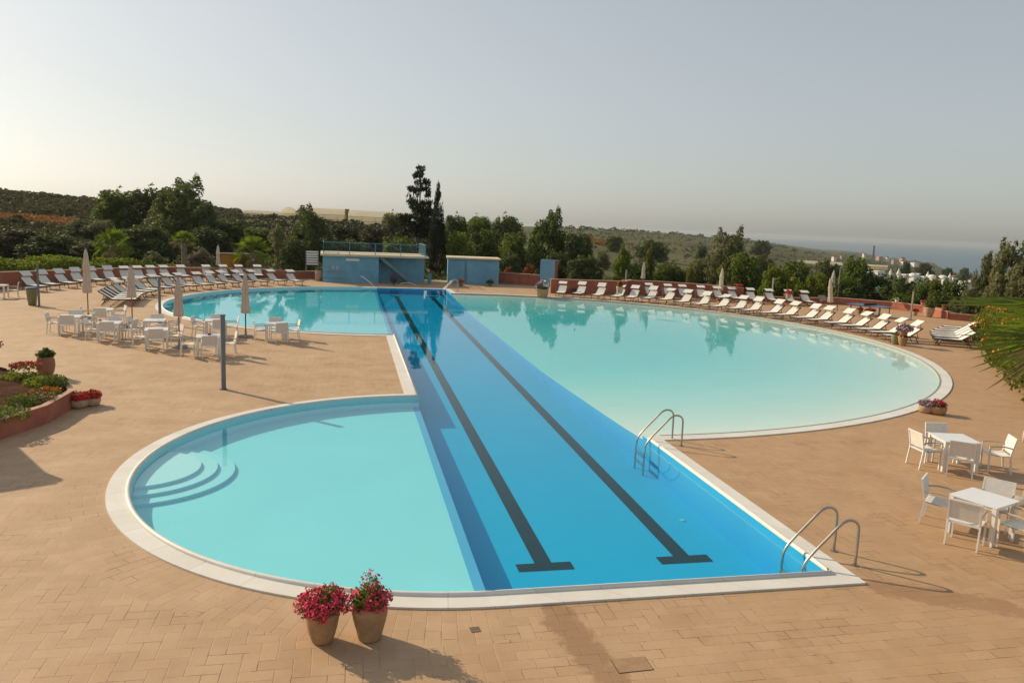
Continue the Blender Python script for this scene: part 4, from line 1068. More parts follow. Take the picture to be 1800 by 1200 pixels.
# ---- sea side
gr = 'bushes beyond the pale pool'
T('upright', 1098, 436, 72, 40, 'light green upright shrub above the wall step with the pot', 'bright', 'shrub', gr)
T('upright', 1146, 436, 76, 22, 'bright yellow-green slim shrub behind the cream parasol at the wall', 'yellow', 'shrub', gr)
T('bush', 1125, 462, 74, 60, 'mid green bush behind the cream parasol at the wall', 'green', 'bush', gr)
T('bush', 1180, 462, 78, 70, 'green bush behind the second lounger of the back row', 'green', 'bush', gr)
T('bush', 1235, 455, 78, 60, 'olive bush beside the bushy tree of the pale pool', 'olive', 'bush', gr)
T('upright', 1219, 466, 73, 16, 'small bright yellow-green shrub over the back row wall', 'yellow', 'shrub', gr)
T('upright', 1262, 452, 76, 24, 'yellow-green shrub against the bushy tree trunk', 'yellow', 'shrub', gr)
T('tall', 1284, 403, 76, 86, 'bushy twin-topped tree standing above the back row of loungers', 'olive')
T('bush', 1310, 442, 74, 84, 'dark bush at the foot of the bushy twin-topped tree', 'green', 'bush', gr)
T('bush', 1345, 447, 80, 60, 'dark olive bush past the bushy tree', 'olive', 'bush', gr)
T('bush', 1372, 465, 70, 60, 'light green bush behind the slim grey post in the back row', 'bright', 'bush', gr)
T('bush', 1405, 458, 82, 70, 'dense bush above the red potted flowers', 'green', 'bush', gr)
T('shrub', 1408, 484, 69, 44, 'light green shrub between the red potted flowers and the parasols', 'bright', 'shrub', gr)
T('bush', 1445, 478, 70, 56, 'light green bush beside the leaning parasol', 'bright', 'bush', gr)
T('bush', 1460, 455, 84, 70, 'olive bush in front of the pale plastic fields', 'olive', 'bush', gr)
T('bush', 1512, 450, 78, 62, 'green bushy tree behind the tall thin pale pole', 'green', 'tree', gr)
T('bush', 1500, 486, 75, 64, 'dark shrub mass behind the table tennis table', 'green', 'bush', gr)
T('bush', 1555, 480, 78, 78, 'dark bush in front of the whitewashed village', 'dark', 'bush', gr)
T('bush', 1597, 486, 76, 66, 'dark bluish bush below the pointed white chimneys', 'dark', 'bush', gr)
T('bush', 1642, 487, 74, 62, 'light green tree below the white domed roofs', 'green', 'tree', gr)
T('bush', 1600, 514, 72, 50, 'mid green bush behind the slim post past the table tennis table', 'green', 'bush', gr)
T('bush', 1684, 490, 74, 66, 'dense bush below the last white houses', 'green', 'bush', gr)
T('bush', 1665, 512, 71, 60, 'bush behind the wall with the small red pots', 'green', 'bush', gr)
T('bush', 1725, 505, 69, 66, 'dark olive bush behind the palm fronds', 'olive', 'bush', gr)
T('bush', 1745, 442, 71, 44, 'thin grey-green shrubby tree beside the tall pale tree', 'pale', 'tree', z=-1.5)
T('bush', 1780, 420, 67, 62, 'tall pale olive tree at the picture edge above the fronds', 'pale', z=-1.5)
T('bush', 1822, 455, 64, 70, 'pale olive bush at the very picture edge', 'pale', 'bush', z=-1)
# ---- mid distance bushes
md = 'bushes in the far fields'
for px, top, dist, wpx, m, lab in [(1082, 414, 230, 40, 'dark', 'dark rounded bush on the far field beside the orange slope'), (1148, 421, 200, 62, 'dark', 'dark spreading bush on the far field above the cream parasol'), (1062, 442, 120, 30, 'olive', 'small olive bush on the field edge before the orange slope'),
                                   (1237, 431, 210, 26, 'dark', 'small dark bush in the far field before the bushy tree'), (1340, 422, 420, 40, 'dark', 'dark tree clump on the far slope past the bushy tree'), (1598, 458, 330, 18, 'green', 'lone green tree just above the white chimneys'),
                                   (1672, 470, 420, 26, 'dark', 'dark tree on the coast slope above the white houses'), (1632, 462, 430, 30, 'scrub', 'brown bush on the coast slope'), (1702, 470, 520, 22, 'dark', 'small dark tree near the shore before the sea')]:
    T('bush', px, top, dist, wpx, lab, m, 'bush', md)

# ---- far-off scrub that nobody could count
def scrub(name, n, seed, rmin, rmax, pxa, pxb, mat, size, keep=None, quads=9, tall=.55):
    g = np.random.default_rng(seed); VV = []; a0 = math.atan2(*azdir(pxa)); a1 = math.atan2(*azdir(pxb)); c = 0
    for _ in range(n):
        r = rmin * (rmax / rmin) ** g.random(); a = a0 + (a1 - a0) * g.random(); x, y = r * math.sin(a), r * math.cos(a)
        if keep and not keep(x, y, r, a): continue
        if rmin > 200 and nz(x * .8 + 50, y * .8) < -.75: continue
        z = terr(x, y); s = size * (.5 + 1.2 * g.random() ** 2) * (.6 + r / 500)
        if z < -44: continue
        d = g.normal(size=(quads, 3)); d /= np.linalg.norm(d, axis=1)[:, None]; d[:, 2] = abs(d[:, 2])
        p = np.array([x, y, z + s * .1]) + d * s * np.array([.6, .6, tall])
        d = d * .35 + g.normal(size=(quads, 3)) * .6; d /= np.linalg.norm(d, axis=1)[:, None]
        t1 = np.cross(d, g.normal(size=(quads, 3))); t1 /= np.linalg.norm(t1, axis=1)[:, None]; t2 = np.cross(d, t1); q = s * .20
        VV.append(np.stack([p - t1 * q, p - t2 * q * .8, p + t1 * q, p + t2 * q * .8], 1).reshape(-1, 3))
    V = np.concatenate(VV); return tag(np_obj(name, V, np.arange(len(V)).reshape(-1, 4), mat), kind='stuff')
bandA = lambda x, y, r, a: not (122 < r < 137 and a < math.atan2(*azdir(135)))
tag(scrub('hill_scrub', 3200, 1, 92, 260, -60, 420, LG['scrub'], 1.3, bandA, 40), 'grey-brown scrub covering the low hill')
scrub('hill_scrub', 1500, 2, 95, 250, 420, 800, LG['scrub'], 1.2, lambda x, y, r, a: r < 208 or a > math.atan2(*azdir(725)), 30)
scrub('field_scrub', 1500, 3, 90, 420, 1020, 1560, LG['scrub'], .8, lambda x, y, r, a: r > 300 or (int(x * .05 + y * .12) % 2 == 0), 22)
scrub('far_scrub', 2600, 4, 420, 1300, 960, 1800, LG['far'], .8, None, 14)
scrub('far_woods', 900, 9, 600, 1500, 960, 1480, LG['scrub'], 1.7, lambda x, y, r, a: nz(x * .35, y * .35) > .35, 20)
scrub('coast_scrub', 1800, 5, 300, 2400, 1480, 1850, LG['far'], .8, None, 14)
scrub('orange_grass', 2600, 6, 123, 137, -80, 132, LG['dry'], .55, None, 16, .9)
scrub('orange_grass', 260, 7, 250, 300, 1036, 1078, LG['dry'], .8, None, 10, .9)
scrub('ground_cover', 900, 8, 70, 92, 860, 1700, LG['green'], .8, lambda x, y, r, a: not inpoly(x, y, deck_poly), 30)
scrub('ground_cover', 1200, 18, 58, 92, -60, 860, LG['dark'], .8, lambda x, y, r, a: not inpoly(x, y, deck_poly), 30)
# ================================================================== palms
def fan_leaf(s, base, dirv, length, nb, spread, blade, droop, rg, droop_tip=.3):
    # petiole then a fan of folded blades
    d = Vector(dirv).normalized(); side = d.cross(Vector((0, 0, 1)))
    side = side.normalized() if side.length > .05 else Vector((1, 0, 0)); nrm = side.cross(d).normalized()
    tw = rg.uniform(-.5, .5); side, nrm = side * math.cos(tw) + nrm * math.sin(tw), nrm * math.cos(tw) - side * math.sin(tw)
    b = Vector(base); e = b + d * length - Vector((0, 0, droop * length * .3))
    s.bar(b, e, .025 * length + .006, .015 * length + .004)
    for i in range(nb):
        an = spread * (i / (nb - 1) - .5) * 2; L_ = blade * (1 - .28 * abs(an / spread)) * rg.uniform(.88, 1.1)
        dd = (d * math.cos(an) + side * math.sin(an)).normalized(); wv = dd.cross(nrm).normalized() * (blade * .028)
        p1 = e + dd * L_ * .45 + nrm * .02 * L_ - Vector((0, 0, droop * L_ * .12)); p2 = e + dd * L_ * .8 - Vector((0, 0, (droop * .45 + droop_tip * .2) * L_)); p3 = e + dd * L_ - Vector((0, 0, (droop * .8 + droop_tip * .6) * L_)) + Vector((rg.uniform(-.03, .03),) * 2 + (0,)) * L_
        f = nrm * blade * .016
        s.add([e, p1 - wv * 1.25 + f, p1 - f, p1 + wv * 1.25 + f, p2 - wv * .8 + f, p2 - f, p2 + wv * .8 + f, p3], [(0, 2, 1), (0, 3, 2), (1, 2, 5, 4), (2, 3, 6, 5), (4, 5, 7), (5, 6, 7)])
def palm(px, base, top, wpx, dist, label, seed, lean=.0, nl=34, low=-.5, stem=.5):
    rg = random.Random(seed); x, y = at(px, dist); t = empty('fan_palm', (x, y, 0), 0, label, 'palm', 'fan palms behind the loungers')
    H = ztop(x, y, top); sh = H * stem; k = math.hypot(x, y) / F; wr = wpx * k / 2
    s = MB(); s.tube([(0, 0, -.2), (.02, 0, sh * .3), (0, .02, sh * .7), (0, 0, sh)], [.30, .24, .22, .25], 12); s.build('trunk', PALMBARK, t, True)
    s = MB(); sd = MB()
    for i in range(nl):
        el = low + (1.45 - low) * (i / nl) ** .8; an = i * 2.4; d = (math.cos(an) * math.cos(el), math.sin(an) * math.cos(el), math.sin(el))
        fan_leaf(s if el > low + .35 else sd, (0, 0, sh + .1), d, wr * .46, 13, 1.2, wr * .58, .15 + .4 * (el < .3), rg)
    s.build('crown', FAN, t); sd.build('dead_fronds', FANDRY, t)
    return t
palm(196, 468, 393, 62, 74, 'dull green fan palm behind the tallest parasol', 4, low=-.7, stem=.55)
palm(322, 468, 394, 48, 73, 'bright fan palm on a straight trunk beside the pale shrub', 5, low=-.1, stem=.60, nl=30)
palm(443, 470, 393, 70, 72, 'wide bright fan palm between the ochre hut and the young tree', 6, low=-.6, stem=.42)
# foreground palm whose fronds hang into the picture
rg = random.Random(12)
pr = {}
ppos = (9.6, 6.9); t = empty('fan_palm', (*ppos, 0), 0, 'large palm whose dark fronds reach in from the picture edge', 'palm')
MB().tube([(0, 0, -.1), (.05, 0, 1.5), (.02, .05, 3.0), (0, 0, 4.35)], [.24, .2, .18, .22], 14).build('trunk', PALMBARK, t, True)
PC = Vector((ppos[0], ppos[1], 4.45))
def frond(px, py, dist, tipx, tipy, tdist, nb, spread, blade, tw):
    pass
def world(px, py, dist):
    d_ = Vector(ray(px, py)); d_.normalize(); return Vector(CAMP) + d_ * dist
def lance(s, p0, p1, w_, sag, n=7, nrm=None):
    p0, p1 = Vector(p0), Vector(p1); d_ = (p1 - p0); up = nrm or Vector((0, 0, 1)); sd_ = d_.cross(up).normalized()
    vs = []
    for i in range(n + 1):
        f = i / n; c = p0 + d_ * f + Vector((0, 0, sag * math.sin(f * math.pi * .5) ** 2 * -1)); ww = w_ * (math.sin(math.pi * min(1, .12 + f * .6)) if f < .6 else (1 - f) / .4) * .5
        fo = up * ww * .7
        vs += [c - sd_ * ww + fo, c - fo * .2, c + sd_ * ww + fo]
    vs = [v_ - PC + Vector((0, 0, PC.z)) for v_ in vs]
    s.add(vs, [f for i in range(n) for f in ((3 * i, 3 * i + 1, 3 * i + 4, 3 * i + 3), (3 * i + 1, 3 * i + 2, 3 * i + 5, 3 * i + 4))])
def fan(hub, axis, side, nb, spread, blade, w_, sag, mat, name='frond', nrm=None, dry=0):
    s = MB(); hub = Vector(hub); axis = Vector(axis).normalized(); side = Vector(side).normalized(); nr = side.cross(axis).normalized()
    loc = [hub - PC + Vector((0, 0, PC.z))]
    s.tube([Vector((0, 0, PC.z - .1)), (Vector((0, 0, PC.z)) + loc[0]) / 2 + Vector((0, 0, .12)), loc[0]], [.028, .02, .014], 6)
    for i in range(nb):
        an = spread * (i / (nb - 1) - .5) * 2; L_ = blade * (1 - .3 * abs(i / (nb - 1) - .5) * 2) * rg.uniform(.85, 1.08)
        d_ = axis * math.cos(an) + side * math.sin(an)
        lance(s, hub, hub + d_ * L_ + nr * rg.uniform(-.05, .05), w_, sag * rg.uniform(.6, 1.4), 7, nr)
    return s.build(name, mat, t)
c0 = world(1880, 540, 9.6)
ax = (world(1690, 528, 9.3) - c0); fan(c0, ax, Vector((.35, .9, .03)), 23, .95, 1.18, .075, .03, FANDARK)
c1_ = world(1866, 578, 8.9); ax = world(1722, 594, 8.4) - c1_; fan(c1_, ax, Vector((.2, .5, .8)), 13, .62, .90, .036, .02, FAN)
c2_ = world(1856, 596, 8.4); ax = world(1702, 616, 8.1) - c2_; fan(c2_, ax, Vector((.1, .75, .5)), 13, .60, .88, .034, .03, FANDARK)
c3_ = world(1895, 556, 8.8); ax = world(1738, 572, 8.3) - c3_; fan(c3_, ax, Vector((.1, .85, .45)), 10, .7, .95, .045, .02, FAN)
c4_ = world(1872, 596, 8.2); ax = world(1775, 634, 8.0) - c4_; fan(c4_, ax, Vector((.5, .3, .7)), 10, .8, .70, .03, .04, FANDRY)
for q in range(15):
    an = R(-115 + 155 * ((q * .618) % 1)); el = (-.5, .1, .55, 1.1)[q % 4]; d_ = Vector((math.cos(an) * math.cos(el), math.sin(an) * math.cos(el), math.sin(el)))
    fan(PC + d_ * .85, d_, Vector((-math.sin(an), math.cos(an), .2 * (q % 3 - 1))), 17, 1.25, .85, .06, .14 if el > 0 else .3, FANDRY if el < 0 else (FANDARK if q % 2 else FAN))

# ================================================================== hedges and planting
def cards(name, pts_fn, n, size, mat, parent=None, seed=1):
    g = np.random.default_rng(seed); P_ = np.array([pts_fn(g) for _ in range(n)]); d = g.normal(size=(n, 3)); d[:, 2] = abs(d[:, 2]) * .8; d /= np.linalg.norm(d, axis=1)[:, None]
    t1 = np.cross(d, g.normal(size=(n, 3))); t1 /= np.linalg.norm(t1, axis=1)[:, None]; t2 = np.cross(d, t1); s = size * (.6 + .8 * g.random(n))[:, None]
    V = np.stack([P_ - t1 * s, P_ - t2 * s * .6, P_ + t1 * s, P_ + t2 * s * .6], 1).reshape(-1, 3)
    return np_obj(name, V, np.arange(4 * n).reshape(n, 4), mat, parent)
hp = [G(1704, 574), G(1704, 600), G(1722, 628), G(1750, 662), G(1784, 697), G(1850, 755)]
def hedge_pt(lo):
    def f(g):
        i = g.integers(0, len(hp) - 1); u = g.random(); x = hp[i][0] + (hp[i + 1][0] - hp[i][0]) * u; y = hp[i][1] + (hp[i + 1][1] - hp[i][1]) * u
        w_ = g.random() * 5.5 + .2 + .25 * math.sin(x * 3 + y * 2); hgt = min(1.0, .4 + w_ * .55) * (1.4 + .2 * math.sin(x * 1.7) + .2 * math.sin(y * 2.3))
        return x + w_ * .92, y - w_ * .25, hgt * (lo + (1 - lo) * g.random() ** .5) * (1.12 if lo > .5 else 1)
    return f
t = empty('flowering_hedge', (0, 0, 0), 0, 'yellow-green hedge dotted with orange flowers behind the palm fronds', 'hedge')
cards('foliage', hedge_pt(.05), 30000, .08, LG['yellow'], t, 3); cards('inner_foliage', hedge_pt(.0), 5000, .09, LG['green'], t, 4)
fl = hedge_pt(.8)
def flp(g):
    while True:
        p_ = fl(g)
        if math.sin(p_[0] * 1.9 + 1) + math.sin(p_[1] * 1.6) > .35: return p_
cards('blossoms', flp, 2600, .06, ORANGEFLOWER, t, 5)
hw = [(-23.5, 53), (-21.6, 58.5), (-19.2, 64.0), (-15.4, 68.2)]
def hedge2(g):
    i = g.integers(0, 3); u = g.random(); x = hw[i][0] + (hw[i + 1][0] - hw[i][0]) * u; y = hw[i][1] + (hw[i + 1][1] - hw[i][1]) * u
    k = g.random() * 2.2 + .1; top = 1.75 - .3 * (i >= 1) - .25 * (i >= 2) + .2 * math.sin(x * 2.1) + .12 * math.sin(y * 5)
    return x - k * .9, y + k * .4, .4 + (top - .4) * g.random() ** .6
tag(cards('clipped_hedge', hedge2, 9000, .11, LG['bright'], None, 8), 'bright green low hedge on top of the red wall above the green bin', 'hedge')
# bits of low planting behind the walls
def lowplant(px, py, w_, h, dist, mat, label, seed):
    x, y = at(px, dist)
    z0 = ztop(x, y, py)
    def f(g): a = g.random() * 6.28; r_ = g.random() ** .5; return (x + math.cos(a) * r_ * w_, y + math.sin(a) * r_ * w_ * .5, z0 + h * g.random() * (1 - .5 * r_))
    return tag(cards('wall_plant', f, 420 if mat != REDFLOWER else 110, .07 if mat != REDFLOWER else .05, mat, None, seed), label, 'plant')
lowplant(290, 474, 1.4, .6, 70.5, LG['yellow'], 'yellow-green plant over the wall between the first two fan palms', 21)
lowplant(365, 474, 1.2, .5, 71, LG['yellow'], 'yellow-green plant over the wall beside the small closed parasol', 22)
lowplant(1536, 529, .8, .10, 69.5, REDFLOWER, 'red flowers spilling along the low wall above the table tennis table', 23)
lowplant(1305, 502, .45, .22, 66.5, REDFLOWER, 'red flowers at the end of the long wall behind the bushy tree', 24)

# planter bed
pl = [G(0, 773), G(77, 748), G(121, 716)]
pl = [(-9.8, 16.4), (pl[0][0], pl[0][1]), (-7.28, 20.5), (-7.22, 22.2), (-7.5, 22.9), (-8.0, 23.3), (-10.2, 25.3), (-13.5, 28.2), (-17, 27.5), (-17, 18)]
t = empty('planter_bed', (0, 0, 0), 0, 'terracotta walled planter bed of dark soil, seedlings and small flowers', 'planter')
inner = [(x + (-12 - x) * .035, y + (22.5 - y) * .035) for x, y in pl]
s = MB(); n = len(pl)
for i in range(n):
    k = (i + 1) % n
    s.add([(*pl[i], -.02), (*pl[k], -.02), (*pl[k], .46), (*pl[i], .46)], [(0, 1, 2, 3)]); s.add([(*inner[i], .2), (*inner[k], .2), (*inner[k], .46), (*inner[i], .46)], [(3, 2, 1, 0)])
s.build('wall', REDWALL, t)
s = MB()
for i in range(n):
    k = (i + 1) % n; s.add([(*pl[i], .462), (*pl[k], .462), (*inner[k], .462), (*inner[i], .462)], [(0, 1, 2, 3)])
s.build('cap', REDCAP, t)
def soilz(x, y): return .40 + .55 * max(0, min(1, (-x - 8.2) / 5)) + .04 * math.sin(x * 5) * math.sin(y * 4)
s = MB(); nx, ny = 40, 40
for i in range(nx + 1):
    for j in range(ny + 1): x, y = -17 + 10.2 * i / nx, 16.4 + 12 * j / ny; s.v.append((x, y, soilz(x, y) if inpoly(x, y, inner) else -.3))
s.f = [(i * (ny + 1) + j, (i + 1) * (ny + 1) + j, (i + 1) * (ny + 1) + j + 1, i * (ny + 1) + j + 1) for i in range(nx) for j in range(ny)]; s.mi = [0] * len(s.f)
s.build('soil', SOIL, t, True)
def plantlet(px, py, w_, h, n, mat, label, seed, flower=None, nf=0, name='bedding_plant', size=.05):
    x, y = G(px, py, .55); z0 = soilz(x, y) - .02
    tt = empty(name, (x, y, z0), 0, label, 'plant', 'plants in the planter bed')
    def f(g): a = g.random() * 6.28; r_ = g.random() ** .5; return (math.cos(a) * r_ * w_, math.sin(a) * r_ * w_, h * g.random() * (1 - .45 * r_))
    cards('foliage', f, int(n * 1.7), size * .74, mat, tt, seed)
    if flower:
        def f2(g): a = g.random() * 6.28; r_ = g.random() ** .5; return (math.cos(a) * r_ * w_, math.sin(a) * r_ * w_, h * (.75 + .35 * g.random()) * (1 - .35 * r_))
        cards('blossoms', f2, int(nf * 1.6), size * .6, flower, tt, seed + 1)
    return tt
plantlet(96, 672, .34, .45, 420, LG['green'], 'tufted grassy plant at the planter tip below the jar', 31)
plantlet(72, 668, .48, .34, 360, LG['bright'], 'light yellow-green leafy plant at the foot of the clay jar', 32)
plantlet(50, 660, .34, .26, 220, LG['green'], 'green seedling clump on the soil beside the jar plant', 33)
plantlet(80, 684, .40, .22, 200, LG['green'], 'orange flowered plant near the planter tip', 34, ORANGEFLOWER, 130)
plantlet(65, 694, .45, .26, 320, LG['olive'], 'mixed olive plant along the front planter wall', 35, REDFLOWER, 30)
plantlet(36, 703, .36, .40, 340, LG['green'], 'rounded green bush at the front planter wall', 36)
plantlet(10, 722, .5, .32, 360, LG['green'], 'dark leafy plant at the picture edge by the planter cap', 37, PURPLEFLOWER, 30)
plantlet(20, 664, .28, .24, 130, LG['bright'], 'small pale green seedling high on the soil', 38)
plantlet(46, 646, .45, .22, 200, LG['dark'], 'dark red foliage plant on the back planter edge', 39, REDFLOWER, 160)

# ================================================================== pots
def pot(prof, mat, x, y, z, label, name='flower_pot', cat='flower pot', group=None, plant=None, seed=1, handles=False, sc=1, petals=None, tall=0):
    t = empty(name, (x, y, z), rnd.uniform(0, 6), label, cat, group); t.scale = (sc, sc, sc)
    s = MB(); s.lathe([(r, zz + .002) for r, zz in prof], 28); s.build('vessel', mat, t, True)
    rt, zt = prof[-1]
    MB().lathe([(rt * .2, zt - .05), (rt * .86, zt - .035)], 20).build('soil', SOIL, t)
    if handles:
        s = MB()
        for sx in (-1, 1): s.tube([(sx * prof[-2][0] * .9, 0, zt - .03), (sx * (prof[-2][0] + .10), 0, zt - .02), (sx * (prof[-2][0] + .13), 0, zt - .12), (sx * (prof[-2][0] + .02), 0, zt - .24)], .02, 8)
        s.build('handle', mat, t, True)
    if plant:
        w_, h, n, lm, nf, size = plant
        lob = [(0, 0, zt + h * .35, w_ * .8, w_ * .8, h * .45)] + [(w_ * .55 * math.cos(a), w_ * .55 * math.sin(a), zt + h * .3, w_ * .48, w_ * .48, h * .4) for a in (0, 1.3, 2.5, 3.7, 5.0)] + [(w_ * .2, .05, zt + h * .75, w_ * .35, w_ * .3, h * .35)]
        if tall: lob.append((0, 0, zt + tall * .5, w_ * .5, w_ * .5, tall * .5))
        V, Fq = leaves(seed, n, lob, size, thr=-1.2, shell=.3); np_obj('foliage', V, Fq, lm, t)
        if petals:
            V, Fq = leaves(seed + 7, nf, [(a, b, c, d * 1.08, e * 1.08, f * 1.08) for a, b, c, d, e, f in lob], size * .95, thr=-.25, shell=.93, squash=.8, up=.5); np_obj('blossoms', V, Fq, petals, t)
    return t
URN = [(.10, 0), (.155, .005), (.165, .03), (.185, .12), (.225, .28), (.245, .38), (.24, .44), (.215, .475), (.225, .50), (.205, .505)]
BUCK = [(.10, 0), (.14, .004), (.15, .02), (.185, .12), (.215, .24), (.23, .34), (.228, .385), (.24, .395), (.24, .45), (.215, .455)]
BOWL = [(.16, 0), (.25, .01), (.30, .08), (.335, .2), (.33, .29), (.30, .33), (.28, .335)]
SMALL = [(.09, 0), (.12, .004), (.15, .14), (.175, .26), (.185, .28), (.165, .285)]
JAR = [(.16, 0), (.22, .01), (.30, .22), (.335, .45), (.32, .64), (.28, .74), (.30, .78), (.26, .785)]
gf = 'geranium pots at the small pool'
x, y = G(566, 1134); pot(BUCK, CLAY, x, y + .12, 0, 'clay pot overflowing with crimson geraniums, straight sided', 'flower_pot', 'flower pot', gf, (.37, .37, 1500, LG['green'], 1900, .022), 3, petals=PINKFLOWER, sc=.90)
x, y = G(650, 1129); pot(URN, CLAY, x, y + .12, 0, 'rounded clay urn of magenta geraniums with a leafy tuft on top', 'flower_pot', 'flower pot', gf, (.31, .30, 1700, LG['green'], 800, .022), 9, petals=PINKFLOWER, tall=.46, sc=.93)
x, y = G(1637, 728); pot(BOWL, CLAYPALE, x, y + .25, 0, 'pale clay bowl of mauve flowers beside the pale pool rim', 'flower_bowl', 'flower pot', 'bowls by the pale pool', (.36, .28, 700, LG['olive'], 900, .034), 5, petals=PURPLEFLOWER, sc=.72)
x, y = G(1658, 731); pot(BOWL, CLAY, x, y + .25, 0, 'brown clay bowl of magenta red flowers beside the mauve bowl', 'flower_bowl', 'flower pot', 'bowls by the pale pool', (.38, .26, 600, LG['green'], 1300, .034), 6, petals=PINKFLOWER, sc=.76)
x, y = G(135, 719); pot(BOWL, CLAYPALE, x, y + .2, 0, 'rounded stone bowl of red flowers against the planter corner', 'flower_bowl', 'flower pot', 'bowls by the planter', (.38, .34, 500, LG['green'], 1100, .036), 7, petals=REDFLOWER, sc=.70)
x, y = G(158, 715); pot(BOWL, CLAYPALE, x, y + .2, 0, 'rounded stone bowl of red flowers, the one away from the planter', 'flower_bowl', 'flower pot', 'bowls by the planter', (.38, .34, 500, LG['green'], 1100, .036), 8, petals=REDFLOWER, sc=.66)
x, y = G(75, 664); pot(JAR, CLAYRED, x, y + .3, 0, 'tall two-handled clay jar with a leafy plant behind the planter', 'clay_jar', 'flower pot', None, (.36, .34, 700, LG['green'], 60, .05), 10, True, .80, LG['yellow'])
pot(BOWL, CLAYPALE, -10.75, 25.4, soilz(-10.75, 25.4) - .05, 'trough of red flowers at the back of the planter, picture edge', 'flower_bowl', 'flower pot', None, (.5, .3, 500, LG['green'], 700, .045), 11, petals=REDFLOWER, sc=1.1)
x, y = G(57, 536.5); t = empty('litter_bin', (x, y, 0), 0, 'tapering green litter bin with a blue liner beside the dark post', 'bin'); t.scale = (.68, .68, .98)
MB().lathe([(.22, 0), (.28, .02), (.36, .5), (.40, .85), (.42, .9), (.38, .91)], 20).build('body', CLAYGREEN, t, True); MB().lathe([(.30, .89), (.42, .93), (.43, .98), (.37, .99)], 20).build('liner', TTBLUE, t, True)
def sp(px, py, label, prof=SMALL, mat=CLAY, plant=(.2, .22, 220, LG['green'], 160, .045), petals=REDFLOWER, sc=1.0, z=0, grp='small flower pots round the deck', seed=20, tall=0, dist=None):
    if dist: x, y = at(px, dist); z = ztop(x, y, py)
    else: x, y = G(px, py, z)
    return pot(prof, mat, x, y, z, label, 'flower_pot', 'flower pot', grp, plant, seed, False, sc, petals, tall)
PL2 = (.30, .45, 420, LG['olive'], 380, .06)
sp(949, 521.5, 'clay pot of mauve flowers at the shower tower foot', BUCK, CLAY, PL2, PURPLEFLOWER, 1.35)
sp(957, 522, 'clay pot of white flowers beside the mauve ones at the shower tower', BUCK, CLAY, PL2, WHITE, 1.3)
sp(810, 503, 'pot of dark pink flowers before the blue cabin door', BUCK, CLAYGREEN, (.45, .35, 420, LG['dark'], 260, .06), PINKFLOWER, .8)
sp(861, 503, 'low green potted plant at the blue cabin corner', SMALL, CLAYGREEN, (.42, .35, 420, LG['green'], 10, .06), REDFLOWER, .95)
sp(1010, 517, 'small green potted plant between the first two pale pool loungers', SMALL, CLAYGREEN, (.3, .3, 250, LG['olive'], 10, .06), REDFLOWER, .9)
sp(561.5, 493.5, 'big pale stone jar standing beside the pump house wall', JAR, CLAYPALE, (.22, .12, 120, LG['olive'], 5, .05), REDFLOWER, 1.15)
sp(1574, 605, 'olive glazed pot at the last pale pool lounger', BUCK, CLAYGREEN, (.2, .12, 200, LG['olive'], 20, .04), PURPLEFLOWER, 1.1)
sp(1586, 607.5, 'terracotta pot of mauve flowers on the pale pool rim, lower one', BUCK, CLAY, (.24, .14, 200, LG['green'], 120, .04), ORANGEFLOWER, 1.0)
x, y = G(1586, 607.5); pot(SMALL, CLAYRED, x, y, .46, 'terracotta pot of mauve flowers stacked on another by the pale pool', 'flower_pot', 'flower pot', 'small flower pots round the deck', (.36, .26, 420, LG['olive'], 420, .045), 27, False, 1.2, PURPLEFLOWER)
sp(1632, 557, 'tall terracotta pot with a leafy shrub beside the thin panel wall', BUCK, CLAYPALE, (.26, .4, 700, LG['green'], 40, .05), ORANGEFLOWER, 1.5, tall=1.35)
sp(1608, 554.5, 'small terracotta pot of red flowers before the low wall', SMALL, CLAYPALE, (.24, .2, 220, LG['green'], 260, .045), REDFLOWER, 1.1)
sp(1660, 545, 'reddish urn on the low wall past the tall potted shrub', SMALL, CLAYRED, (.22, .12, 160, LG['dark'], 60, .04), REDFLOWER, 1.0, z=.56)
sp(1576, 532, 'white pot on the low wall before the slim pale post', SMALL, WHITE, (.24, .2, 200, LG['olive'], 30, .05), WHITE, .85, z=.58)
sp(1622, 537.5, 'pinkish pot on the low wall behind the tall potted shrub', SMALL, CLAYPALE, (.24, .2, 200, LG['olive'], 80, .05), PINKFLOWER, .95, z=.58)
sp(1386, 524, 'pot of bright red flowers standing above the back row of loungers', BUCK, CLAYPALE, (.36, .36, 200, LG['green'], 300, .06), REDFLOWER, .85, z=.5)
sp(1089, 516, 'clay pot with reddish stems on the wall step past the first loungers', BUCK, CLAYPALE, (.25, .5, 200, LG['red'], 30, .06), ORANGEFLOWER, 1.0, z=1.17)
for i, (px, py) in enumerate(((1511, 551), (1526, 552), (1533, 552.5))):
    sp(px, py, 'small pot of red flowers under the table tennis table, %s from the trestle' % ORD[i], SMALL, CLAYGREEN, (.3, .26, 220, LG['dark'], 200, .05), REDFLOWER, .85, seed=40 + i)

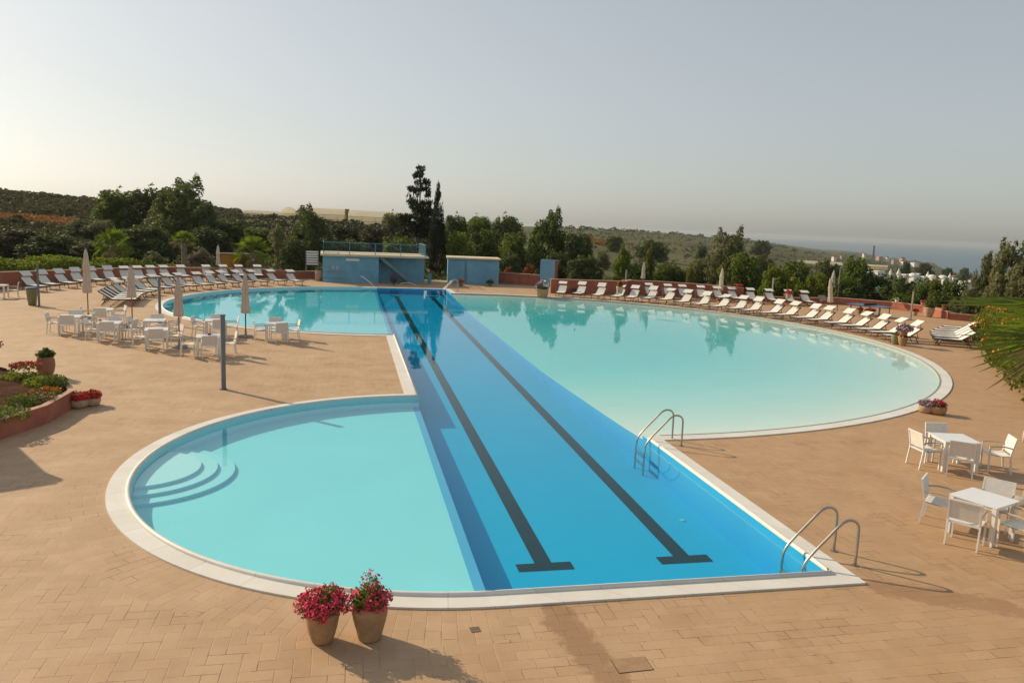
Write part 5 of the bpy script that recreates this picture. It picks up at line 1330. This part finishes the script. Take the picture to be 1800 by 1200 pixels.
# ================================================================== far buildings
def house(px, base, dist, wpx, hpx, roof, label, dpx=None, kind='house', grp='white houses of the far village', name='village_house', rz=.2, wallm=None):
    x, y = at(px, dist); k = math.hypot(x, y) / F; z = ztop(x, y, base); wpx = wpx * (.9 if grp.startswith('white') else 1); w_, h = wpx * k, hpx * k * (.70 if grp.startswith('white') else .62); d_ = (dpx or wpx) * k
    t = empty(name, (x, y, z), rz, label, kind, grp); wm = wallm or HOUSEWHITE
    MB().box((0, 0, h / 2 - 1.5), (w_, d_, h + 3)).build('wall', wm, t)
    s = MB()
    if roof == 'cone': s.lathe([(w_ * .52, h), (w_ * .40, h + w_ * .35), (w_ * .2, h + w_ * .8), (w_ * .10, h + w_ * 1.05), (w_ * .10, h + w_ * 1.25), (.02, h + w_ * 1.4)], 14); s.build('roof', wm, t, True)
    elif roof == 'dome': s.lathe([(w_ * .5, h), (w_ * .46, h + w_ * .14), (w_ * .34, h + w_ * .28), (w_ * .16, h + w_ * .36), (.02, h + w_ * .38)], 16); s.build('roof', wm, t, True)
    elif roof == 'gable':
        e = w_ / 2 + .2; f = d_ / 2 + .2; s.add([(-e, -f, h), (e, -f, h), (e, f, h), (-e, f, h), (-e, 0, h + d_ * .3), (e, 0, h + d_ * .3)], [(0, 1, 5, 4), (2, 3, 4, 5), (0, 4, 3), (1, 2, 5), (3, 2, 1, 0)]); s.build('roof', TILE, t)
    else: s.box((0, 0, h + .1), (w_ + .3, d_ + .3, .2)); s.build('roof', wm, t)
    s = MB()
    for q in (-.25, .25): s.box((w_ * q, -d_ / 2 - .005, h * .5), (w_ * .16, .03, h * .35))
    s.build('window', DARKMETAL, t)
    return t
vd = 185
house(1536, 487, vd, 10, 10, 'flat', 'white house with a flat roof at the near end of the village')
house(1549, 486, vd, 14, 11, 'flat', 'wide flat white house second in the village row')
house(1559, 487, vd, 6, 9, 'dome', 'small white house with a little dome beside the wide flat one')
house(1572, 487, vd, 6, 8, 'cone', 'slender white cone roofed house, first of the two pointed ones')
house(1586, 492, vd, 9, 10, 'cone', 'larger white cone roofed house, second of the two pointed ones')
house(1598, 496, vd, 11, 16, 'flat', 'white block house directly past the larger cone roof')
house(1612, 497, vd, 20, 12, 'dome', 'broad white house with a low hipped dome amid the village')
house(1621, 490, vd + 6, 3.5, 10, 'flat', 'narrow white chimney tower with a tiled side beside the broad dome')
house(1631, 499, vd, 8, 15, 'flat', 'white block house between the domes')
house(1638, 490, vd + 4, 4, 10, 'cone', 'thin white pinnacle house standing tallest in the village')
house(1646, 496, vd, 14, 10, 'dome', 'white round domed house beside the tall pinnacle')
house(1665, 497, vd, 18, 8, 'dome', 'wide low white domed house past the pinnacle')
house(1677, 494, vd, 6, 7, 'cone', 'small white cone roofed house beside the red gabled one')
house(1685, 494, vd, 8, 9, 'gable', 'white house with a red tiled gable at the village end', rz=1.4)
house(1703, 500, vd - 10, 14, 5, 'flat', 'low white house below the red gable')
house(1716, 500, vd - 10, 6, 9, 'gable', 'last small white house with a red side towards the fronds', rz=1.4)
house(1700, 505, vd - 30, 10, 4, 'flat', 'lowest white outbuilding among the bushes')
PINKH = plain('pinkish_render', (.45, .33, .27), .9, .1)
gh = 'little houses on the coast slope'
for i, (px, py, d_, w_, hh, lab, wm) in enumerate([(1470, 454, 700, 6, 4, 'tiny white farmhouse in front of the dark coast trees', HOUSEWHITE), (1483, 453, 700, 4, 4, 'tiny pale house beside the coast farmhouse', PINKH), (1522, 450, 800, 4, 6, 'tiny white tower house below the chimney stack', HOUSEWHITE), (1549, 453, 900, 7, 3, 'tiny pinkish long house right of way to the shore', PINKH),
                                        (1563, 455, 900, 4, 4, 'tiny white house on the shore slope', HOUSEWHITE), (1575, 459, 850, 5, 3, 'tiny reddish house on the shore slope', PINKH), (1592, 462, 850, 6, 3.5, 'tiny white house pair above the white chimneys', HOUSEWHITE), (1612, 464, 850, 8, 3, 'tiny white long house nearest the shore edge', HOUSEWHITE), (1590, 456, 1050, 6, 3, 'tiny pink house at the water edge', PINKH)]):
    lab = lab.replace('right of way to the shore', 'on the way to the shore').replace('nearest the shore edge', 'close to the shore edge')
    house(px, py, d_, w_, hh, 'flat' if i % 2 else 'gable', lab, None, 'house', gh, 'farm_house', .1, wm)
x, y = at(1538, 1250); k = 1250 / F; z = ztop(x, y, 449); h = 15 * k
t = empty('chimney_stack', (x, y, z), 0, 'tall thin dark stack standing against the sea', 'tower'); MB().lathe([(3.0 * k * .6, -3), (2.2 * k * .6, h * .7), (1.9 * k * .6, h * .9)], 12).build('shaft', plain('dark_brick', (.12, .08, .07)), t); MB().lathe([(2.6 * k * .6, h * .9), (2.6 * k * .6, h)], 12).build('crown', DARKMETAL, t)

GHFRAME = plain('tan_frame', (.30, .22, .12), .7, .1)
def greenhouse(pa, pb, base, top, dist, depth, label, bays=1, ends=True, face=False):
    xa, ya = at(pa, dist); xb, yb = at(pb, dist); a = math.atan2(yb - ya, xb - xa); L = math.hypot(xb - xa, yb - ya)
    z = (ztop(xa, ya, base) + ztop(xb, yb, base + (pb - pa) * math.tan(roll))) / 2; H = ztop(xa, ya, top) - ztop(xa, ya, base)
    t = empty('greenhouse', (xa, ya, z), a, label, 'greenhouse', 'plastic greenhouses on the ridge'); hw = H * .55
    MB().box((L / 2, depth / 2, hw / 2 - .5), (L, depth, hw + 1)).build('wall', PLASTIC, t)
    s = MB(); n = 10
    for q in range(bays):
        y0 = depth * q / bays; dy = depth / bays
        if face:
            P_ = [(-.1 + (L + .2) * i / n, hw + .01 + (H - hw) * math.sin(math.pi * i / n) ** .7) for i in range(n + 1)]
            s.add([(xx, yy, zz) for yy in (depth + .05, -.05) for xx, zz in P_], [(i, i + 1, n + 2 + i, n + 1 + i) for i in range(n)] + [tuple(range(n, -1, -1)), tuple(range(n + 1, 2 * n + 2))]); continue
        P_ = [(y0 + dy * i / n, hw + .01 + (H - hw) * math.sin(math.pi * i / n) ** .7) for i in range(n + 1)]
        s.add([(xx, yy, zz) for xx in (-.05, L + .05) for yy, zz in P_], [(i, i + 1, n + 2 + i, n + 1 + i) for i in range(n)] + [tuple(range(n, -1, -1)), tuple(range(n + 1, 2 * n + 2))])
    s.build('roof', PLASTIC, t)
    s = MB()
    for i in range(int(L / 4) + 1): s.box((min(L, i * 4), -.06, hw / 2), (.10, .06, hw))
    for f in (.35, .98): s.box((L / 2, -.07, hw * f), (L, .05, .10))
    s.build('frame', GHFRAME, t)
    return t
greenhouse(425, 492, 385, 369, 262, 18, 'long low greenhouse running down the ridge behind the big dark tree')
greenhouse(493, 524, 388, 363.5, 258, 30, 'greenhouse with the tall arched gable end on the ridge', face=True)
greenhouse(523, 608, 388, 363.5, 250, 24, 'long pale greenhouse in the middle of the ridge')
greenhouse(612, 712, 393, 369, 240, 24, 'pale greenhouse on the ridge next to the conifer')
x, y = at(610, 251); k = 251 / F; z = ztop(x, y, 388)
t = empty('water_tank', (x, y, z), 0, 'small square shed between two ridge greenhouses', 'shed'); MB().box((0, 0, 1.3), (1.3, 1.3, 4.6)).build('wall', plain('tan_block', (.25, .19, .09)), t); MB().add([(-.9, -.9, 3.62), (3.8, -.9, 4.1), (3.8, .9, 4.1), (-.9, .9, 3.62)], [(0, 1, 2, 3)]).build('roof', plain('grey_sheet', (.18, .17, .14)), t)
greenhouse(1375, 1400, 464, 459, 480, 40, 'pale plastic field cover at the bushes past the bushy tree')
greenhouse(1402, 1486, 466, 459.5, 470, 40, 'long pale plastic greenhouse field before the coast')
greenhouse(1530, 1566, 470, 466, 480, 20, 'short pale greenhouse above the village roofs')
